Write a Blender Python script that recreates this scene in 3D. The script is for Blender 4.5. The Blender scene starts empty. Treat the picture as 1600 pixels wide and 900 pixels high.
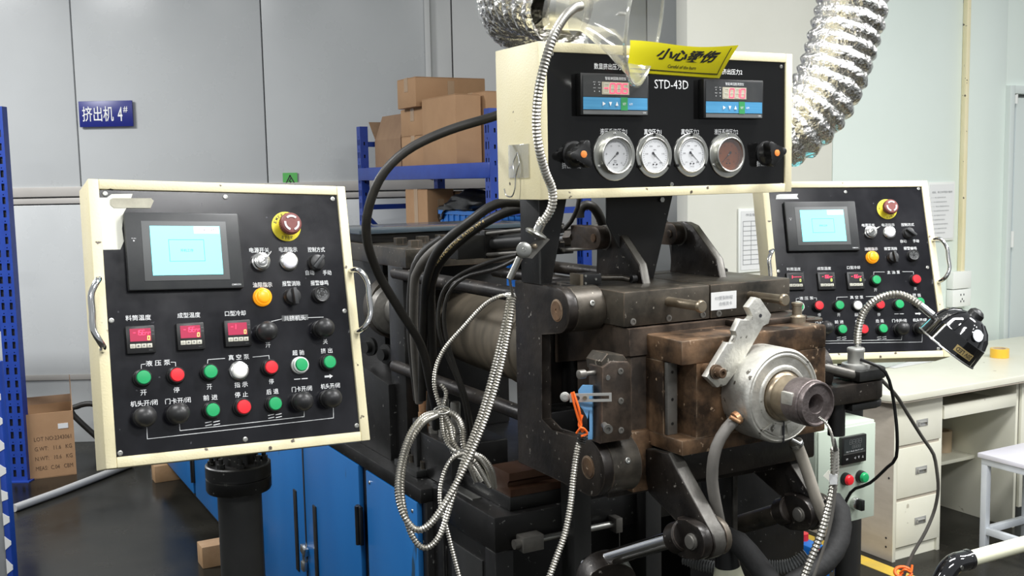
import bpy, bmesh, math, random
from mathutils import Vector, Matrix, noise, Euler
R = math.radians
S = bpy.context.scene
COL = S.collection
random.seed(7)

# ---------------------------------------------------------------- camera
cam_d = bpy.data.cameras.new('camera'); cam = bpy.data.objects.new('camera', cam_d); COL.objects.link(cam)
cam_d.sensor_width = 36; cam_d.lens = 36*1650/1600; cam_d.clip_start = .05
pp, rr = R(6.0), R(1.15)
cf = Vector((0, math.cos(pp), -math.sin(pp))); r0 = Vector((1, 0, 0)); u0 = Vector((0, math.sin(pp), math.cos(pp)))
cr = r0*math.cos(rr)-u0*math.sin(rr); cu = u0*math.cos(rr)+r0*math.sin(rr)
cam.matrix_world = Matrix(((cr.x, cu.x, -cf.x, 0), (cr.y, cu.y, -cf.y, 0), (cr.z, cu.z, -cf.z, 1.70), (0, 0, 0, 1)))
S.camera = cam

# ---------------------------------------------------------------- world, lights, exposure
wd = bpy.data.worlds.new('world'); S.world = wd; wd.use_nodes = True
wd.node_tree.nodes['Background'].inputs[0].default_value = (.93, .97, 1, 1)
wd.node_tree.nodes['Background'].inputs[1].default_value = .25
def area(name, loc, size, sy, power, target=None, col=(1, 1, 1)):
    l = bpy.data.lights.new(name, 'AREA'); l.shape = 'RECTANGLE'; l.size = size; l.size_y = sy; l.energy = power; l.color = col
    o = bpy.data.objects.new(name, l); COL.objects.link(o); o.location = loc
    if target is not None:
        o.rotation_euler = (Vector(target)-Vector(loc)).to_track_quat('-Z', 'Y').to_euler()
    return o
area('ceiling_light', (1.2, 2.0, 3.6), 1.2, .3, 66)
area('ceiling_light', (3.6, 2.9, 3.6), 1.2, .3, 72)
area('ceiling_light', (-1.9, 1.6, 3.6), 1.2, .3, 48)
area('ceiling_light', (-3.9, 4.4, 3.5), 1.2, .4, 125)
area('ceiling_light', (1.6, 0.0, 3.6), 1.2, .3, 50)
area('ceiling_light', (-0.4, -1.2, 3.4), 1.2, .3, 40)
area('ceiling_light', (4.6, 1.6, 3.6), 1.2, .3, 45)
S.view_settings.view_transform = 'Standard'; S.view_settings.look = 'None'
S.view_settings.exposure = 0.56; S.view_settings.gamma = 1

# ---------------------------------------------------------------- frames
PH = R(28.8)
W = Matrix.Identity(4)
M = Matrix.Rotation(PH, 4, 'Z')                   # machine frame: x = across, y = away along the barrel
def eul(loc, a, b, c):
    return Matrix.Translation(loc) @ Matrix.Rotation(a, 4, 'Z') @ Matrix.Rotation(b, 4, 'X') @ Matrix.Rotation(c, 4, 'Y')
PA = eul((-.48948, 1.84925, 1.46585), 0.57640735, -0.26461282, 0.05067298)
PB = eul((0.90800, 2.78453, 1.44016), 0.11225725, -0.31720024, 0.01334756)
PG = eul((.3316, 2.1437, 1.8025), PH, 0, 0)

# ---------------------------------------------------------------- materials
def mat(name, col, rough=.5, metal=0, col2=None, scale=6, lo=.35, hi=.65, bump=0, bscale=40, rvar=0, coat=0, emit=0, edge=None, stretch=None, spec=.5, detail=6, speck=None):
    m = bpy.data.materials.new(name); m.use_nodes = True; nt = m.node_tree; b = nt.nodes['Principled BSDF']
    c4 = (*col, 1); b.inputs['Base Color'].default_value = c4; b.inputs['Roughness'].default_value = rough
    b.inputs['Metallic'].default_value = metal; b.inputs['Specular IOR Level'].default_value = spec
    if coat: b.inputs['Coat Weight'].default_value = coat; b.inputs['Coat Roughness'].default_value = .06
    if emit: b.inputs['Emission Color'].default_value = c4; b.inputs['Emission Strength'].default_value = emit
    tc = nt.nodes.new('ShaderNodeTexCoord'); out = tc.outputs['Object']
    if stretch:
        mp = nt.nodes.new('ShaderNodeMapping'); mp.inputs['Scale'].default_value = stretch; nt.links.new(out, mp.inputs[0]); out = mp.outputs[0]
    if col2 is not None:
        n = nt.nodes.new('ShaderNodeTexNoise'); n.inputs['Scale'].default_value = scale; n.inputs['Detail'].default_value = detail; n.inputs['Roughness'].default_value = .62
        nt.links.new(out, n.inputs['Vector'])
        r = nt.nodes.new('ShaderNodeValToRGB'); r.color_ramp.elements[0].position = lo; r.color_ramp.elements[1].position = hi
        r.color_ramp.elements[0].color = c4; r.color_ramp.elements[1].color = (*col2, 1)
        nt.links.new(n.outputs[0], r.inputs[0]); src = r.outputs[0]
        if speck:
            n3 = nt.nodes.new('ShaderNodeTexNoise'); n3.inputs['Scale'].default_value = speck[1]; n3.inputs['Detail'].default_value = 3; nt.links.new(out, n3.inputs['Vector'])
            r3 = nt.nodes.new('ShaderNodeValToRGB'); r3.color_ramp.elements[0].position = speck[2]; r3.color_ramp.elements[1].position = speck[2]+.03
            nt.links.new(n3.outputs[0], r3.inputs[0])
            mx = nt.nodes.new('ShaderNodeMix'); mx.data_type = 'RGBA'; mx.inputs[7].default_value = (*speck[0], 1)
            nt.links.new(r3.outputs[0], mx.inputs[0]); nt.links.new(src, mx.inputs[6]); src = mx.outputs[2]
        if edge:
            bv = nt.nodes.new('ShaderNodeBevel'); bv.samples = 3; bv.inputs['Radius'].default_value = .0035
            ge = nt.nodes.new('ShaderNodeNewGeometry'); dt = nt.nodes.new('ShaderNodeVectorMath'); dt.operation = 'DOT_PRODUCT'
            nt.links.new(bv.outputs[0], dt.inputs[0]); nt.links.new(ge.outputs['Normal'], dt.inputs[1])
            me_ = nt.nodes.new('ShaderNodeMapRange'); me_.inputs[1].default_value = .985; me_.inputs[2].default_value = .90; me_.inputs[3].default_value = 0; me_.inputs[4].default_value = 1
            nt.links.new(dt.outputs['Value'], me_.inputs[0])
            n5 = nt.nodes.new('ShaderNodeTexNoise'); n5.inputs['Scale'].default_value = 28; n5.inputs['Detail'].default_value = 5; nt.links.new(out, n5.inputs['Vector'])
            ms = nt.nodes.new('ShaderNodeMath'); ms.operation = 'MULTIPLY'; mr5 = nt.nodes.new('ShaderNodeMapRange'); mr5.inputs[1].default_value = .42; mr5.inputs[2].default_value = .62
            nt.links.new(n5.outputs[0], mr5.inputs[0]); nt.links.new(me_.outputs[0], ms.inputs[0]); nt.links.new(mr5.outputs[0], ms.inputs[1])
            mx5 = nt.nodes.new('ShaderNodeMix'); mx5.data_type = 'RGBA'; mx5.inputs[7].default_value = (*edge, 1)
            nt.links.new(ms.outputs[0], mx5.inputs[0]); nt.links.new(src, mx5.inputs[6]); src = mx5.outputs[2]
        nt.links.new(src, b.inputs['Base Color'])
        if rvar:
            mr = nt.nodes.new('ShaderNodeMapRange'); mr.inputs[3].default_value = max(.02, rough-rvar); mr.inputs[4].default_value = rough+rvar
            mr.inputs[1].default_value = .3; mr.inputs[2].default_value = .7
            nt.links.new(n.outputs[0], mr.inputs[0]); nt.links.new(mr.outputs[0], b.inputs['Roughness'])
    if bump:
        n2 = nt.nodes.new('ShaderNodeTexNoise'); n2.inputs['Scale'].default_value = bscale; n2.inputs['Detail'].default_value = 4; nt.links.new(out, n2.inputs['Vector'])
        bp = nt.nodes.new('ShaderNodeBump'); bp.inputs['Strength'].default_value = bump; bp.inputs['Distance'].default_value = .004 if bscale != 66 else .010
        nt.links.new(n2.outputs[0], bp.inputs['Height']); nt.links.new(bp.outputs[0], b.inputs['Normal'])
    return m
def clear(name, tint, gloss=.12, rough=.06, dif=0):
    m = bpy.data.materials.new(name); m.use_nodes = True; nt = m.node_tree; nt.nodes.remove(nt.nodes['Principled BSDF'])
    o = nt.nodes['Material Output']; t = nt.nodes.new('ShaderNodeBsdfTransparent'); t.inputs[0].default_value = (*tint, 1)
    g = nt.nodes.new('ShaderNodeBsdfGlossy'); g.inputs[1].default_value = rough; g.inputs[0].default_value = (1, 1, 1, 1)
    f = nt.nodes.new('ShaderNodeLayerWeight'); f.inputs[0].default_value = .32
    a = nt.nodes.new('ShaderNodeMath'); a.operation = 'MULTIPLY_ADD'; a.inputs[1].default_value = .75; a.inputs[2].default_value = gloss; a.use_clamp = True
    x = nt.nodes.new('ShaderNodeMixShader'); nt.links.new(f.outputs['Facing'], a.inputs[0]); nt.links.new(a.outputs[0], x.inputs[0])
    nt.links.new(t.outputs[0], x.inputs[1]); nt.links.new(g.outputs[0], x.inputs[2]); 
    if dif:
        d = nt.nodes.new('ShaderNodeBsdfDiffuse'); d.inputs[0].default_value = (.85, .85, .80, 1); x2 = nt.nodes.new('ShaderNodeMixShader'); x2.inputs[0].default_value = dif
        nt.links.new(x.outputs[0], x2.inputs[1]); nt.links.new(d.outputs[0], x2.inputs[2]); x = x2
    nt.links.new(x.outputs[0], o.inputs[0])
    return m
K = dict(
    wall_grey=mat('painted_grey_wall', (.53, .55, .55), .28, col2=(.56, .58, .58), scale=1.2, rvar=.05, bump=.08, bscale=3),
    wall_grey_lit=mat('painted_grey_wall_lit', (.64, .65, .64), .35, col2=(.68, .69, .67), scale=1.4),  # paler copy of the grey wall; its brighter lighting is put into the colour
    wall_white=mat('plaster_white', (.66, .66, .58), .6, col2=(.70, .70, .62), scale=2),
    wall_green=mat('painted_mint_wall', (.70, .78, .72), .35, col2=(.73, .81, .755), scale=1.2),
    trim=mat('trim_beige', (.42, .40, .37), .4, col2=(.47, .45, .42), scale=3),
    floor=mat('epoxy_floor', (.007, .007, .006), .24, col2=(.034, .032, .026), scale=1.7, lo=.3, hi=.75, rvar=.1, bump=.05, bscale=6, detail=8, spec=.12),
    yellow_tape=mat('yellow_floor_tape', (.75, .50, .05), .5, col2=(.6, .42, .08), scale=12),
    cream=mat('cream_paint', (.80, .72, .45), .42, col2=(.83, .76, .52), scale=5, bump=.12, bscale=260, speck=((.10, .08, .06), 38, .70)),
    plate=mat('black_face_plate', (.006, .006, .008), .20, col2=(.011, .011, .014), scale=7, rvar=.08, spec=.5, speck=((.07, .07, .08), 60, .72)),
    plate2=mat('black_gauge_plate', (.005, .005, .005), .10, col2=(.007, .007, .007), scale=5, spec=.45),
    black=mat('black_plastic', (.007, .007, .007), .38, col2=(.012, .012, .012), scale=20),
    blacksoft=mat('black_matte_knob', (.020, .020, .021), .40, col2=(.032, .032, .032), scale=15),
    gloss=mat('black_gloss_enamel', (.006, .006, .007), .07, coat=1),
    greybez=mat('dark_grey_bezel', (.030, .032, .034), .42, col2=(.040, .042, .042), scale=30),
    greybez2=mat('grey_screen_surround', (.12, .125, .125), .45),
    screen=mat('cyan_screen', (.22, .86, .93), .3, emit=.62),
    screenw=mat('white_screen_field', (.85, .85, .92), .3, emit=.35),
    ink=mat('dark_ink', (.02, .02, .025), .6), inkb=mat('screen_ink', (.05, .35, .45), .5),
    white=mat('white_print', (.82, .83, .83), .6), yellow=mat('yellow_plastic', (.86, .72, .03), .45, col2=(.80, .68, .04), scale=30),
    ysign=mat('yellow_warning_paper', (.88, .80, .02), .32, col2=(.86, .76, .02), scale=4),
    estop=mat('dull_red_plastic', (.20, .055, .05), .5, col2=(.25, .08, .07), scale=30),
    red=mat('red_button', (.72, .02, .03), .35, emit=.12), green=mat('green_button', (.015, .36, .12), .35, emit=.05),
    orange=mat('orange_lamp', (.95, .36, .01), .3, emit=.35), lampw=mat('white_lamp', (.80, .80, .86), .3, emit=.25), lampw2=mat('cream_lamp', (.9, .9, .84), .3, emit=.2),
    odot=mat('orange_dot', (.92, .28, .06), .4),
    chrome=mat('chrome', (.78, .78, .78), .12, 1), steel=mat('brushed_steel', (.52, .52, .49), .34, 1, col2=(.40, .40, .37), scale=12, rvar=.08),
    gaugeb=mat('gauge_ring_steel', (.62, .62, .58), .32, 1, col2=(.5, .5, .46), scale=14), dial=mat('white_dial', (.85, .86, .87), .5), dialb=mat('oil_brown_dial', (.26, .075, .022), .45),
    oily=mat('oily_dark_steel', (.011, .009, .008), .40, .3, col2=(.040, .032, .025), scale=9, lo=.4, hi=.75, rvar=.12, bump=.25, bscale=50, edge=(.10, .08, .065), speck=((.26, .24, .21), 85, .68)),
    blockm=mat('dark_gunmetal_steel', (.026, .024, .020), .36, .45, col2=(.105, .090, .070), scale=10, lo=.38, hi=.68, rvar=.1, bump=.15, bscale=40, edge=(.24, .17, .12), speck=((.30, .27, .22), 90, .69)),
    rust=mat('rusty_brown_steel', (.030, .019, .012), .46, .3, col2=(.23, .135, .072), scale=11, lo=.40, hi=.68, rvar=.1, bump=.35, bscale=45, edge=(.34, .26, .18), speck=((.42, .30, .20), 55, .67)),
    brownp=mat('brown_worn_plate', (.030, .023, .018), .46, .3, col2=(.115, .083, .060), scale=11, lo=.38, hi=.68, rvar=.1, bump=.2, bscale=50, edge=(.26, .18, .13)),
    barrel=mat('heat_stained_barrel', (.13, .115, .09), .40, .5, col2=(.27, .225, .165), scale=3.5, lo=.3, hi=.7, rvar=.1, stretch=(1, 5, 1)),
    rim=mat('bare_steel_edge', (.15, .145, .13), .42, .6, col2=(.22, .21, .19), scale=20, bump=.2, bscale=60),
    darkm=mat('black_machine_paint', (.003, .003, .003), .4, col2=(.009, .0085, .008), scale=6, rvar=.1, bump=.1, bscale=40, edge=(.06, .06, .055), speck=((.14, .14, .13), 75, .70)),
    darkg=mat('dark_grey_painted_steel', (.012, .0125, .012), .42, col2=(.022, .022, .021), scale=6, bump=.1),
    alu=mat('cast_aluminium', (.46, .45, .41), .5, .75, col2=(.70, .69, .63), scale=20, lo=.3, hi=.7, bump=.45, bscale=60, speck=((.14, .13, .11), 46, .66)),
    bronze=mat('bronze_neck', (.27, .215, .15), .34, .85, col2=(.42, .36, .27), scale=16, rvar=.08),
    capm=mat('burnt_steel_cap', (.115, .095, .09), .45, .65, col2=(.24, .205, .20), scale=22, bump=.5, bscale=90),
    copper=mat('rusty_hose_clamp', (.38, .15, .07), .4, .6, col2=(.48, .30, .16), scale=30),
    rubber=mat('black_rubber_hose', (.014, .0135, .012), .46, col2=(.028, .026, .023), scale=10),
    rubber2=mat('grey_rubber_hose', (.10, .095, .085), .55, col2=(.15, .14, .125), scale=10),
    creamh=mat('cream_silicone_hose', (.36, .33, .28), .5, col2=(.26, .24, .2), scale=10),
    foam=mat('black_foam_sleeve', (.013, .013, .013), .75, bump=.3, bscale=80),
    conduit=mat('flexible_steel_conduit', (.60, .58, .52), .33, .9, col2=(.48, .46, .41), scale=20),
    blue=mat('blue_cabinet_paint', (.010, .125, .38), .34, col2=(.014, .15, .43), scale=2.5, rvar=.06, stretch=(1, 1, .35), speck=((.02, .06, .11), 9, .70)),
    rackb=mat('blue_rack_paint', (.012, .042, .27), .38, col2=(.016, .055, .32), scale=10),
    dvoid=mat('dark_slot', (.006, .008, .02), .7), crateb=mat('blue_crate_plastic', (.01, .13, .45), .4),
    card=mat('cardboard', (.37, .215, .11), .75, col2=(.42, .25, .13), scale=5, bump=.05, bscale=70), card2=mat('cardboard_dark', (.24, .145, .085), .75, col2=(.30, .19, .11), scale=5),
    ctape=mat('brown_packing_tape', (.40, .27, .16), .25, spec=.7), cprint=mat('carton_print', (.10, .055, .03), .7),
    foil=mat('aluminium_foil', (.93, .92, .88), .20, 1, bump=1.0, bscale=66), edgem=mat('worn_dark_edge', (.055, .052, .046), .45, .5, col2=(.10, .095, .085), scale=22, bump=.2, bscale=60), zinc=mat('zinc_plate', (.50, .50, .47), .4, .5), covm=mat('grey_glossy_cover', (.045, .062, .075), .12, spec=.6), clearp=clear('clear_plastic', (.95, .95, .92), .05, .10, .10), glass=clear('gauge_glass', (.99, .99, .99), .0, .02),
    bag=mat('black_bin_bag', (.006, .006, .006), .3, bump=.5, bscale=14), bagc=clear('clear_bag', (.72, .74, .74), .22, .2, .12),
    signb=mat('blue_enamel_sign', (.012, .02, .20), .35), greens=mat('green_sticker', (.10, .45, .10), .5),
    paper=mat('white_paper', (.72, .73, .72), .6), papert=mat('torn_white_sticker', (.84, .84, .74), .6, col2=(.78, .78, .66), scale=10), mtape=mat('old_masking_tape', (.50, .48, .38), .65, col2=(.40, .38, .30), scale=45),
    print_grey=mat('grey_print', (.28, .29, .30), .7), desk=mat('cream_desk_laminate', (.75, .74, .61), .35, col2=(.79, .78, .66), scale=4, speck=((.45, .42, .33), 18, .72)),
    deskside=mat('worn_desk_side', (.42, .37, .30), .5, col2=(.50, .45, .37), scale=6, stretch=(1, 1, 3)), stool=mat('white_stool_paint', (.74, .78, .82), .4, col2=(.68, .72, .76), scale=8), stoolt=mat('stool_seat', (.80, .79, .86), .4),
    mint=mat('mint_box_paint', (.52, .60, .50), .42, col2=(.55, .63, .53), scale=5), nickel=mat('nickel', (.62, .62, .60), .25, 1), led=mat('led_red', (1, .03, .08), .4, emit=2.2), ledoff=mat('led_unlit', (.46, .42, .32), .5), ledpink=mat('led_red_window', (.34, .02, .06), .3, emit=.35),
    lcdg=mat('led_green', (.75, 1, .2), .4, emit=.8), meterb=mat('meter_blue_strip', (.06, .26, .48), .35, col2=(.09, .33, .56), scale=60, stretch=(.1, 1, 3)), meterg=mat('meter_green_key', (.04, .30, .10), .4), keyw=mat('cream_keys', (.56, .55, .46), .45),
    wood=mat('pale_wood', (.42, .27, .15), .6, col2=(.33, .2, .1), scale=12, stretch=(1, 6, 1)), btape=mat('kraft_tape_roll', (.55, .42, .28), .6), ytape=mat('yellow_tape_roll', (.85, .50, .03), .3, coat=.5),
    plasticw=mat('white_plastic', (.78, .80, .76), .4), pipeg=mat('pale_grey_pipe', (.42, .42, .41), .4), creamt=mat('ivory_pipe', (.80, .80, .60), .3), ztie=mat('orange_cable_tie', (.95, .16, .02), .4), lblue=mat('light_blue_bracket', (.18, .42, .72), .4),
    gold=mat('gold_label', (.50, .38, .16), .4, .3), redp=mat('red_plastic', (.55, .02, .03), .4), strip=mat('grey_stack', (.20, .21, .215), .5), doorm=mat('pale_door', (.60, .66, .63), .4), slit=mat('bright_gap', (.70, .78, .95), .5), rail=mat('brown_oiled_rail', (.075, .035, .02), .35, .6, col2=(.10, .055, .035), scale=12),
    creamw=mat('unlit_window', (.03, .035, .035), .25),
)

# ---------------------------------------------------------------- mesh helpers
def V3(p): return Vector(p)
def nb(): return bmesh.new()
def box(bm, a, b, bev=0, rot=None, seg=2):
    a, b = V3(a), V3(b); c = (a+b)/2; s = b-a
    m = Matrix.Translation(c)
    if rot is not None: m = m @ rot
    m = m @ Matrix.Diagonal((abs(s.x), abs(s.y), abs(s.z), 1))
    r = bmesh.ops.create_cube(bm, size=1, matrix=m)
    if bev:
        es = list({e for v in r['verts'] for e in v.link_edges})
        bmesh.ops.bevel(bm, geom=es, offset=bev, segments=seg, affect='EDGES', profile=.5, clamp_overlap=True)
    return bm
def frame_of(d):
    d = d.normalized(); u = Vector((0, 0, 1)) if abs(d.z) < .9 else Vector((1, 0, 0))
    x = u.cross(d).normalized(); y = d.cross(x).normalized(); return x, y, d
def ring(bm, c, x, y, r, n, ph=0, ry=None):
    ry = r if ry is None else ry
    return [bm.verts.new(c+x*math.cos(2*math.pi*(i/n)+ph)*r+y*math.sin(2*math.pi*(i/n)+ph)*ry) for i in range(n)]
def skin(bm, A, B):
    n = len(A)
    for i in range(n): bm.faces.new((A[i], A[(i+1) % n], B[(i+1) % n], B[i]))
def lathe(bm, prof, o, d, n=32, ph=0, ends=True):
    """prof: (distance along d, radius) pairs"""
    o, d = V3(o), V3(d); x, y, d = frame_of(d); last = None; first = None
    for t, r in prof:
        R_ = ring(bm, o+d*t, x, y, max(r, 1e-5), n, ph)
        if last: skin(bm, last, R_)
        else: first = R_
        last = R_
    if ends:
        bm.faces.new(first[::-1]); bm.faces.new(last)
    return bm
def cyl(bm, a, b, r, r2=None, n=20, bev=0, ph=0):
    a, b = V3(a), V3(b); L = (b-a).length; r2 = r if r2 is None else r2
    pr = [(0, r), (L, r2)] if not bev else [(0, r-bev), (bev, r), (L-bev, r2), (L, r2-bev)]
    return lathe(bm, pr, a, b-a, n, ph)
def hexh(bm, a, b, r): return cyl(bm, a, b, r, n=6)
def socket(bm, p, d, r=.006, h=.004):
    """cap screw with a recessed socket"""
    p, d = V3(p), V3(d).normalized()
    return lathe(bm, [(0, r), (h*.9, r), (h, r*.88), (h, r*.52), (h*.3, r*.5)], p, d, 14)
def cat(pts, step):
    P = [V3(p) for p in pts]
    if len(P) == 2:
        n = max(2, int((P[1]-P[0]).length/step)); return [P[0].lerp(P[1], i/n) for i in range(n+1)]
    P = [P[0]*2-P[1]]+P+[P[-1]*2-P[-2]]; out = []
    for i in range(1, len(P)-2):
        a, b, c, d = P[i-1:i+3]; n = max(2, int(round((c-b).length/step)))
        for k in range(n):
            t = k/n
            out.append(.5*((2*b)+(c-a)*t+(2*a-5*b+4*c-d)*t*t+(3*b-a-3*c+d)*t**3))
    out.append(P[-2]); return out
def resamp(pts, step):
    out = [pts[0]]; acc = 0; cur = pts[0]
    for q in pts[1:]:
        seg = (q-cur).length
        while acc+seg >= step and seg > 1e-9:
            cur = cur.lerp(q, (step-acc)/seg); out.append(cur); seg = (q-cur).length; acc = 0
        acc += seg; cur = q
    if (out[-1]-pts[-1]).length > step*.3: out.append(pts[-1])
    return out
def tube(bm, pts, r, n=10, step=.02, rf=None, smooth=True, cap=True, vf=None):
    P = cat(pts, min(step, .02)) if smooth else [V3(p) for p in pts]
    if smooth: P = resamp(P, step)
    d = (P[1]-P[0]).normalized(); x, y, _ = frame_of(d); last = first = None; s = 0
    for i, p in enumerate(P):
        t = (P[min(i+1, len(P)-1)]-P[max(i-1, 0)]).normalized()
        x = (x-t*x.dot(t)).normalized(); y = t.cross(x)
        if i: s += (p-P[i-1]).length
        rad = rf(i, s) if rf else r
        R_ = ring(bm, p, x, y, rad, n)
        if vf:
            for k, v in enumerate(R_): v.co = vf(v.co, p, k/n, s)
        if last: skin(bm, last, R_)
        else: first = R_
        last = R_
    if cap: bm.faces.new(first[::-1]); bm.faces.new(last)
    return bm
def conduit(bm, pts, r, pitch=.0055, depth=.16, n=9):
    return tube(bm, pts, r, n, pitch/2, rf=lambda i, s: r*(1+(depth if i % 2 else -depth)))
def prism(bm, poly, axis, a, b, bev=0):
    """extrude a polygon given in the plane of the other two axes along axis 0/1/2 from a to b"""
    def mk(p, t):
        c = list(p); c.insert(axis, t); return bm.verts.new(c)
    A = [mk(p, a) for p in poly]; B = [mk(p, b) for p in poly]
    f1 = bm.faces.new(A); f2 = bm.faces.new(B[::-1]); n = len(A); es = []
    for i in range(n): bm.faces.new((A[(i+1) % n], A[i], B[i], B[(i+1) % n]))
    if bev:
        es = list({e for f in (f1, f2) for e in f.edges})
        bmesh.ops.bevel(bm, geom=es, offset=bev, segments=2, affect='EDGES', profile=.5, clamp_overlap=True)
    return bm
def arc(cx, cy, r, a0, a1, n=10, ry=None):
    ry = r if ry is None else ry
    return [(cx+r*math.cos(R(a0+(a1-a0)*i/n)), cy+ry*math.sin(R(a0+(a1-a0)*i/n))) for i in range(n+1)]
def plate_holes(bm, O, X, Z, w, h, holes, th=0):
    """flat plate at O spanned by X (w) and Z (h) with rectangular holes (x0,x1,z0,z1)"""
    O, X, Z = V3(O), V3(X), V3(Z)
    xs = sorted({0, w, *[round(a, 5) for q in holes for a in q[:2]]}); zs = sorted({0, h, *[round(a, 5) for q in holes for a in q[2:]]})
    vm = {}
    def gv(i, j):
        if (i, j) not in vm: vm[(i, j)] = bm.verts.new(O+X*xs[i]+Z*zs[j])
        return vm[(i, j)]
    for i in range(len(xs)-1):
        for j in range(len(zs)-1):
            cx, cz = (xs[i]+xs[i+1])/2, (zs[j]+zs[j+1])/2
            if any(a < cx < b and c < cz < d for a, b, c, d in holes): continue
            bm.faces.new((gv(i, j), gv(i+1, j), gv(i+1, j+1), gv(i, j+1)))
    return bm

def put(name, bm, m, parent=None, frame=W, base=(0, 0, 0), kind=None, label=None, smooth=True, m2=None, nx=0):
    """link bm (given in frame coordinates) as one mesh object; children inherit the frame and base of their thing"""
    if parent is not None: base = parent['_b']
    base = V3(base)
    bmesh.ops.translate(bm, vec=-base, verts=bm.verts)
    bmesh.ops.recalc_face_normals(bm, faces=bm.faces)
    me = bpy.data.meshes.new(name); bm.to_mesh(me); bm.free()
    if smooth:
        me.shade_smooth(); me.set_sharp_from_angle(angle=R(38))
    me.materials.append(K[m])
    if m2:
        me.materials.append(K[m2])
        for p in me.polygons:
            if abs(p.normal[nx]) < .35: p.material_index = 1
    o = bpy.data.objects.new(name, me); COL.objects.link(o); o['_b'] = tuple(base)
    if parent is not None: o.parent = parent
    else: o.matrix_world = frame @ Matrix.Translation(base)
    if kind: o['kind'] = kind
    if label: o['label'] = label
    return o
def thing(name, label, cat_, frame=W, base=(0, 0, 0), group=None):
    o = bpy.data.objects.new(name, None); COL.objects.link(o); o.empty_display_size = .1
    o.matrix_world = frame @ Matrix.Translation(base); o['_b'] = tuple(base); o['label'] = label; o['category'] = cat_
    if group: o['group'] = group
    return o
def solo(name, label, cat_, bm, m, frame=W, base=(0, 0, 0), group=None):
    o = put(name, bm, m, None, frame, base); o['label'] = label; o['category'] = cat_
    if group: o['group'] = group
    return o

# ---------------------------------------------------------------- writing: text curves turned to flat mesh
def glyphs(s, off=0):
    c = bpy.data.curves.new('t', 'FONT'); c.body = s; c.resolution_u = 2; c.offset = off
    o = bpy.data.objects.new('t', c); COL.objects.link(o)
    dg = bpy.context.evaluated_depsgraph_get(); me = bpy.data.meshes.new_from_object(o.evaluated_get(dg))
    vs = [(v.co.x, v.co.y) for v in me.vertices]; fs = [tuple(p.vertices) for p in me.polygons]
    bpy.data.objects.remove(o); bpy.data.curves.remove(c); bpy.data.meshes.remove(me)
    return vs, fs
GC = {}
def text(bm, s, c, w, h, y, rot=0, bold=0, mapf=None, shear=0):
    """write s centred on c=(x,z) fitted in w by h in the local xz plane at depth y; mapf overrides the placement"""
    off = .006 if bold else 0
    if (s, off) not in GC: GC[(s, off)] = glyphs(s, off)
    vs, fs = GC[(s, off)]
    if not vs: return
    x0, x1 = min(v[0] for v in vs), max(v[0] for v in vs); z0, z1 = min(v[1] for v in vs), max(v[1] for v in vs)
    ca, sa = math.cos(R(rot)), math.sin(R(rot))
    offs = [(0, 0)]
    for ox, oz in offs:
        nv = []
        for a, b in vs:
            X = ((a-x0)/(x1-x0)-.5)*w+ox; Z = ((b-z0)/(z1-z0)-.5)*h+oz; X += shear*Z
            p = (c[0]+X*ca-Z*sa, y, c[1]+X*sa+Z*ca)
            nv.append(bm.verts.new(mapf(X, Z) if mapf else p))
        for f in fs:
            try: bm.faces.new([nv[i] for i in f])
            except ValueError: pass
def line(bm, pts, w, y):
    """thin flat printed line in the local xz plane"""
    for (ax, az), (bx, bz) in zip(pts, pts[1:]):
        d = Vector((bx-ax, bz-az)); L = d.length
        if L < 1e-6: continue
        d /= L; n = Vector((-d.y, d.x))*w/2; e = d*w/2
        q = [(ax-e.x+n.x, az-e.y+n.y), (bx+e.x+n.x, bz+e.y+n.y), (bx+e.x-n.x, bz+e.y-n.y), (ax-e.x-n.x, az-e.y-n.y)]
        bm.faces.new([bm.verts.new((p[0], y, p[1])) for p in q])
def poly(bm, pts, y): bm.faces.new([bm.verts.new((p[0], y, p[1])) for p in pts])
def disc(bm, c, r, y, n=24, ry=None, a0=0, a1=360, r0=0):
    ry = ry or r
    o = arc(c[0], c[1], r, a0, a1, n)
    if r0: o = o+arc(c[0], c[1], r0, a1, a0, n)
    elif a1-a0 == 360: o = o[:-1]
    poly(bm, o, y) if not r0 else [poly(bm, [o[i], o[i+1], o[2*n+1-i-1], o[2*n+1-i]], y) for i in range(n)]
SEG = {'0': 'abcdef', '1': 'bc', '2': 'abged', '3': 'abgcd', '4': 'fgbc', '5': 'afgcd', '6': 'afgedc', '7': 'abc', '8': 'abcdefg', '9': 'abcfgd', 'E': 'afged', 'r': 'eg', 't': 'fged', 'b': 'fgedc', '-': 'g', ' ': ''}
def seg7(on, off, s, x, z, w, h, y, t=.0016, gap=.25, sk=.08):
    """seven segment digits; segments that are lit go to on, the others to off (or nowhere)"""
    dw = w/len(s)
    for i, ch in enumerate(s):
        cx = x-w/2+dw*(i+.5); a = dw*(1-gap)/2; b = h/2
        P = dict(a=((-a, b), (a, b)), g=((-a, 0), (a, 0)), d=((-a, -b), (a, -b)), f=((-a, 0), (-a, b)), e=((-a, -b), (-a, 0)), b=((a, 0), (a, b)), c=((a, -b), (a, 0)))
        for k, (p, q) in P.items():
            tgt = on if k in SEG.get(ch, '') else off
            if tgt is None: continue
            f = .12
            p2 = (p[0]+(q[0]-p[0])*f, p[1]+(q[1]-p[1])*f); q2 = (q[0]+(p[0]-q[0])*f, q[1]+(p[1]-q[1])*f)
            line(tgt, [(cx+p2[0]+sk*p2[1], z+p2[1]), (cx+q2[0]+sk*q2[1], z+q2[1])], t, y)

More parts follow.
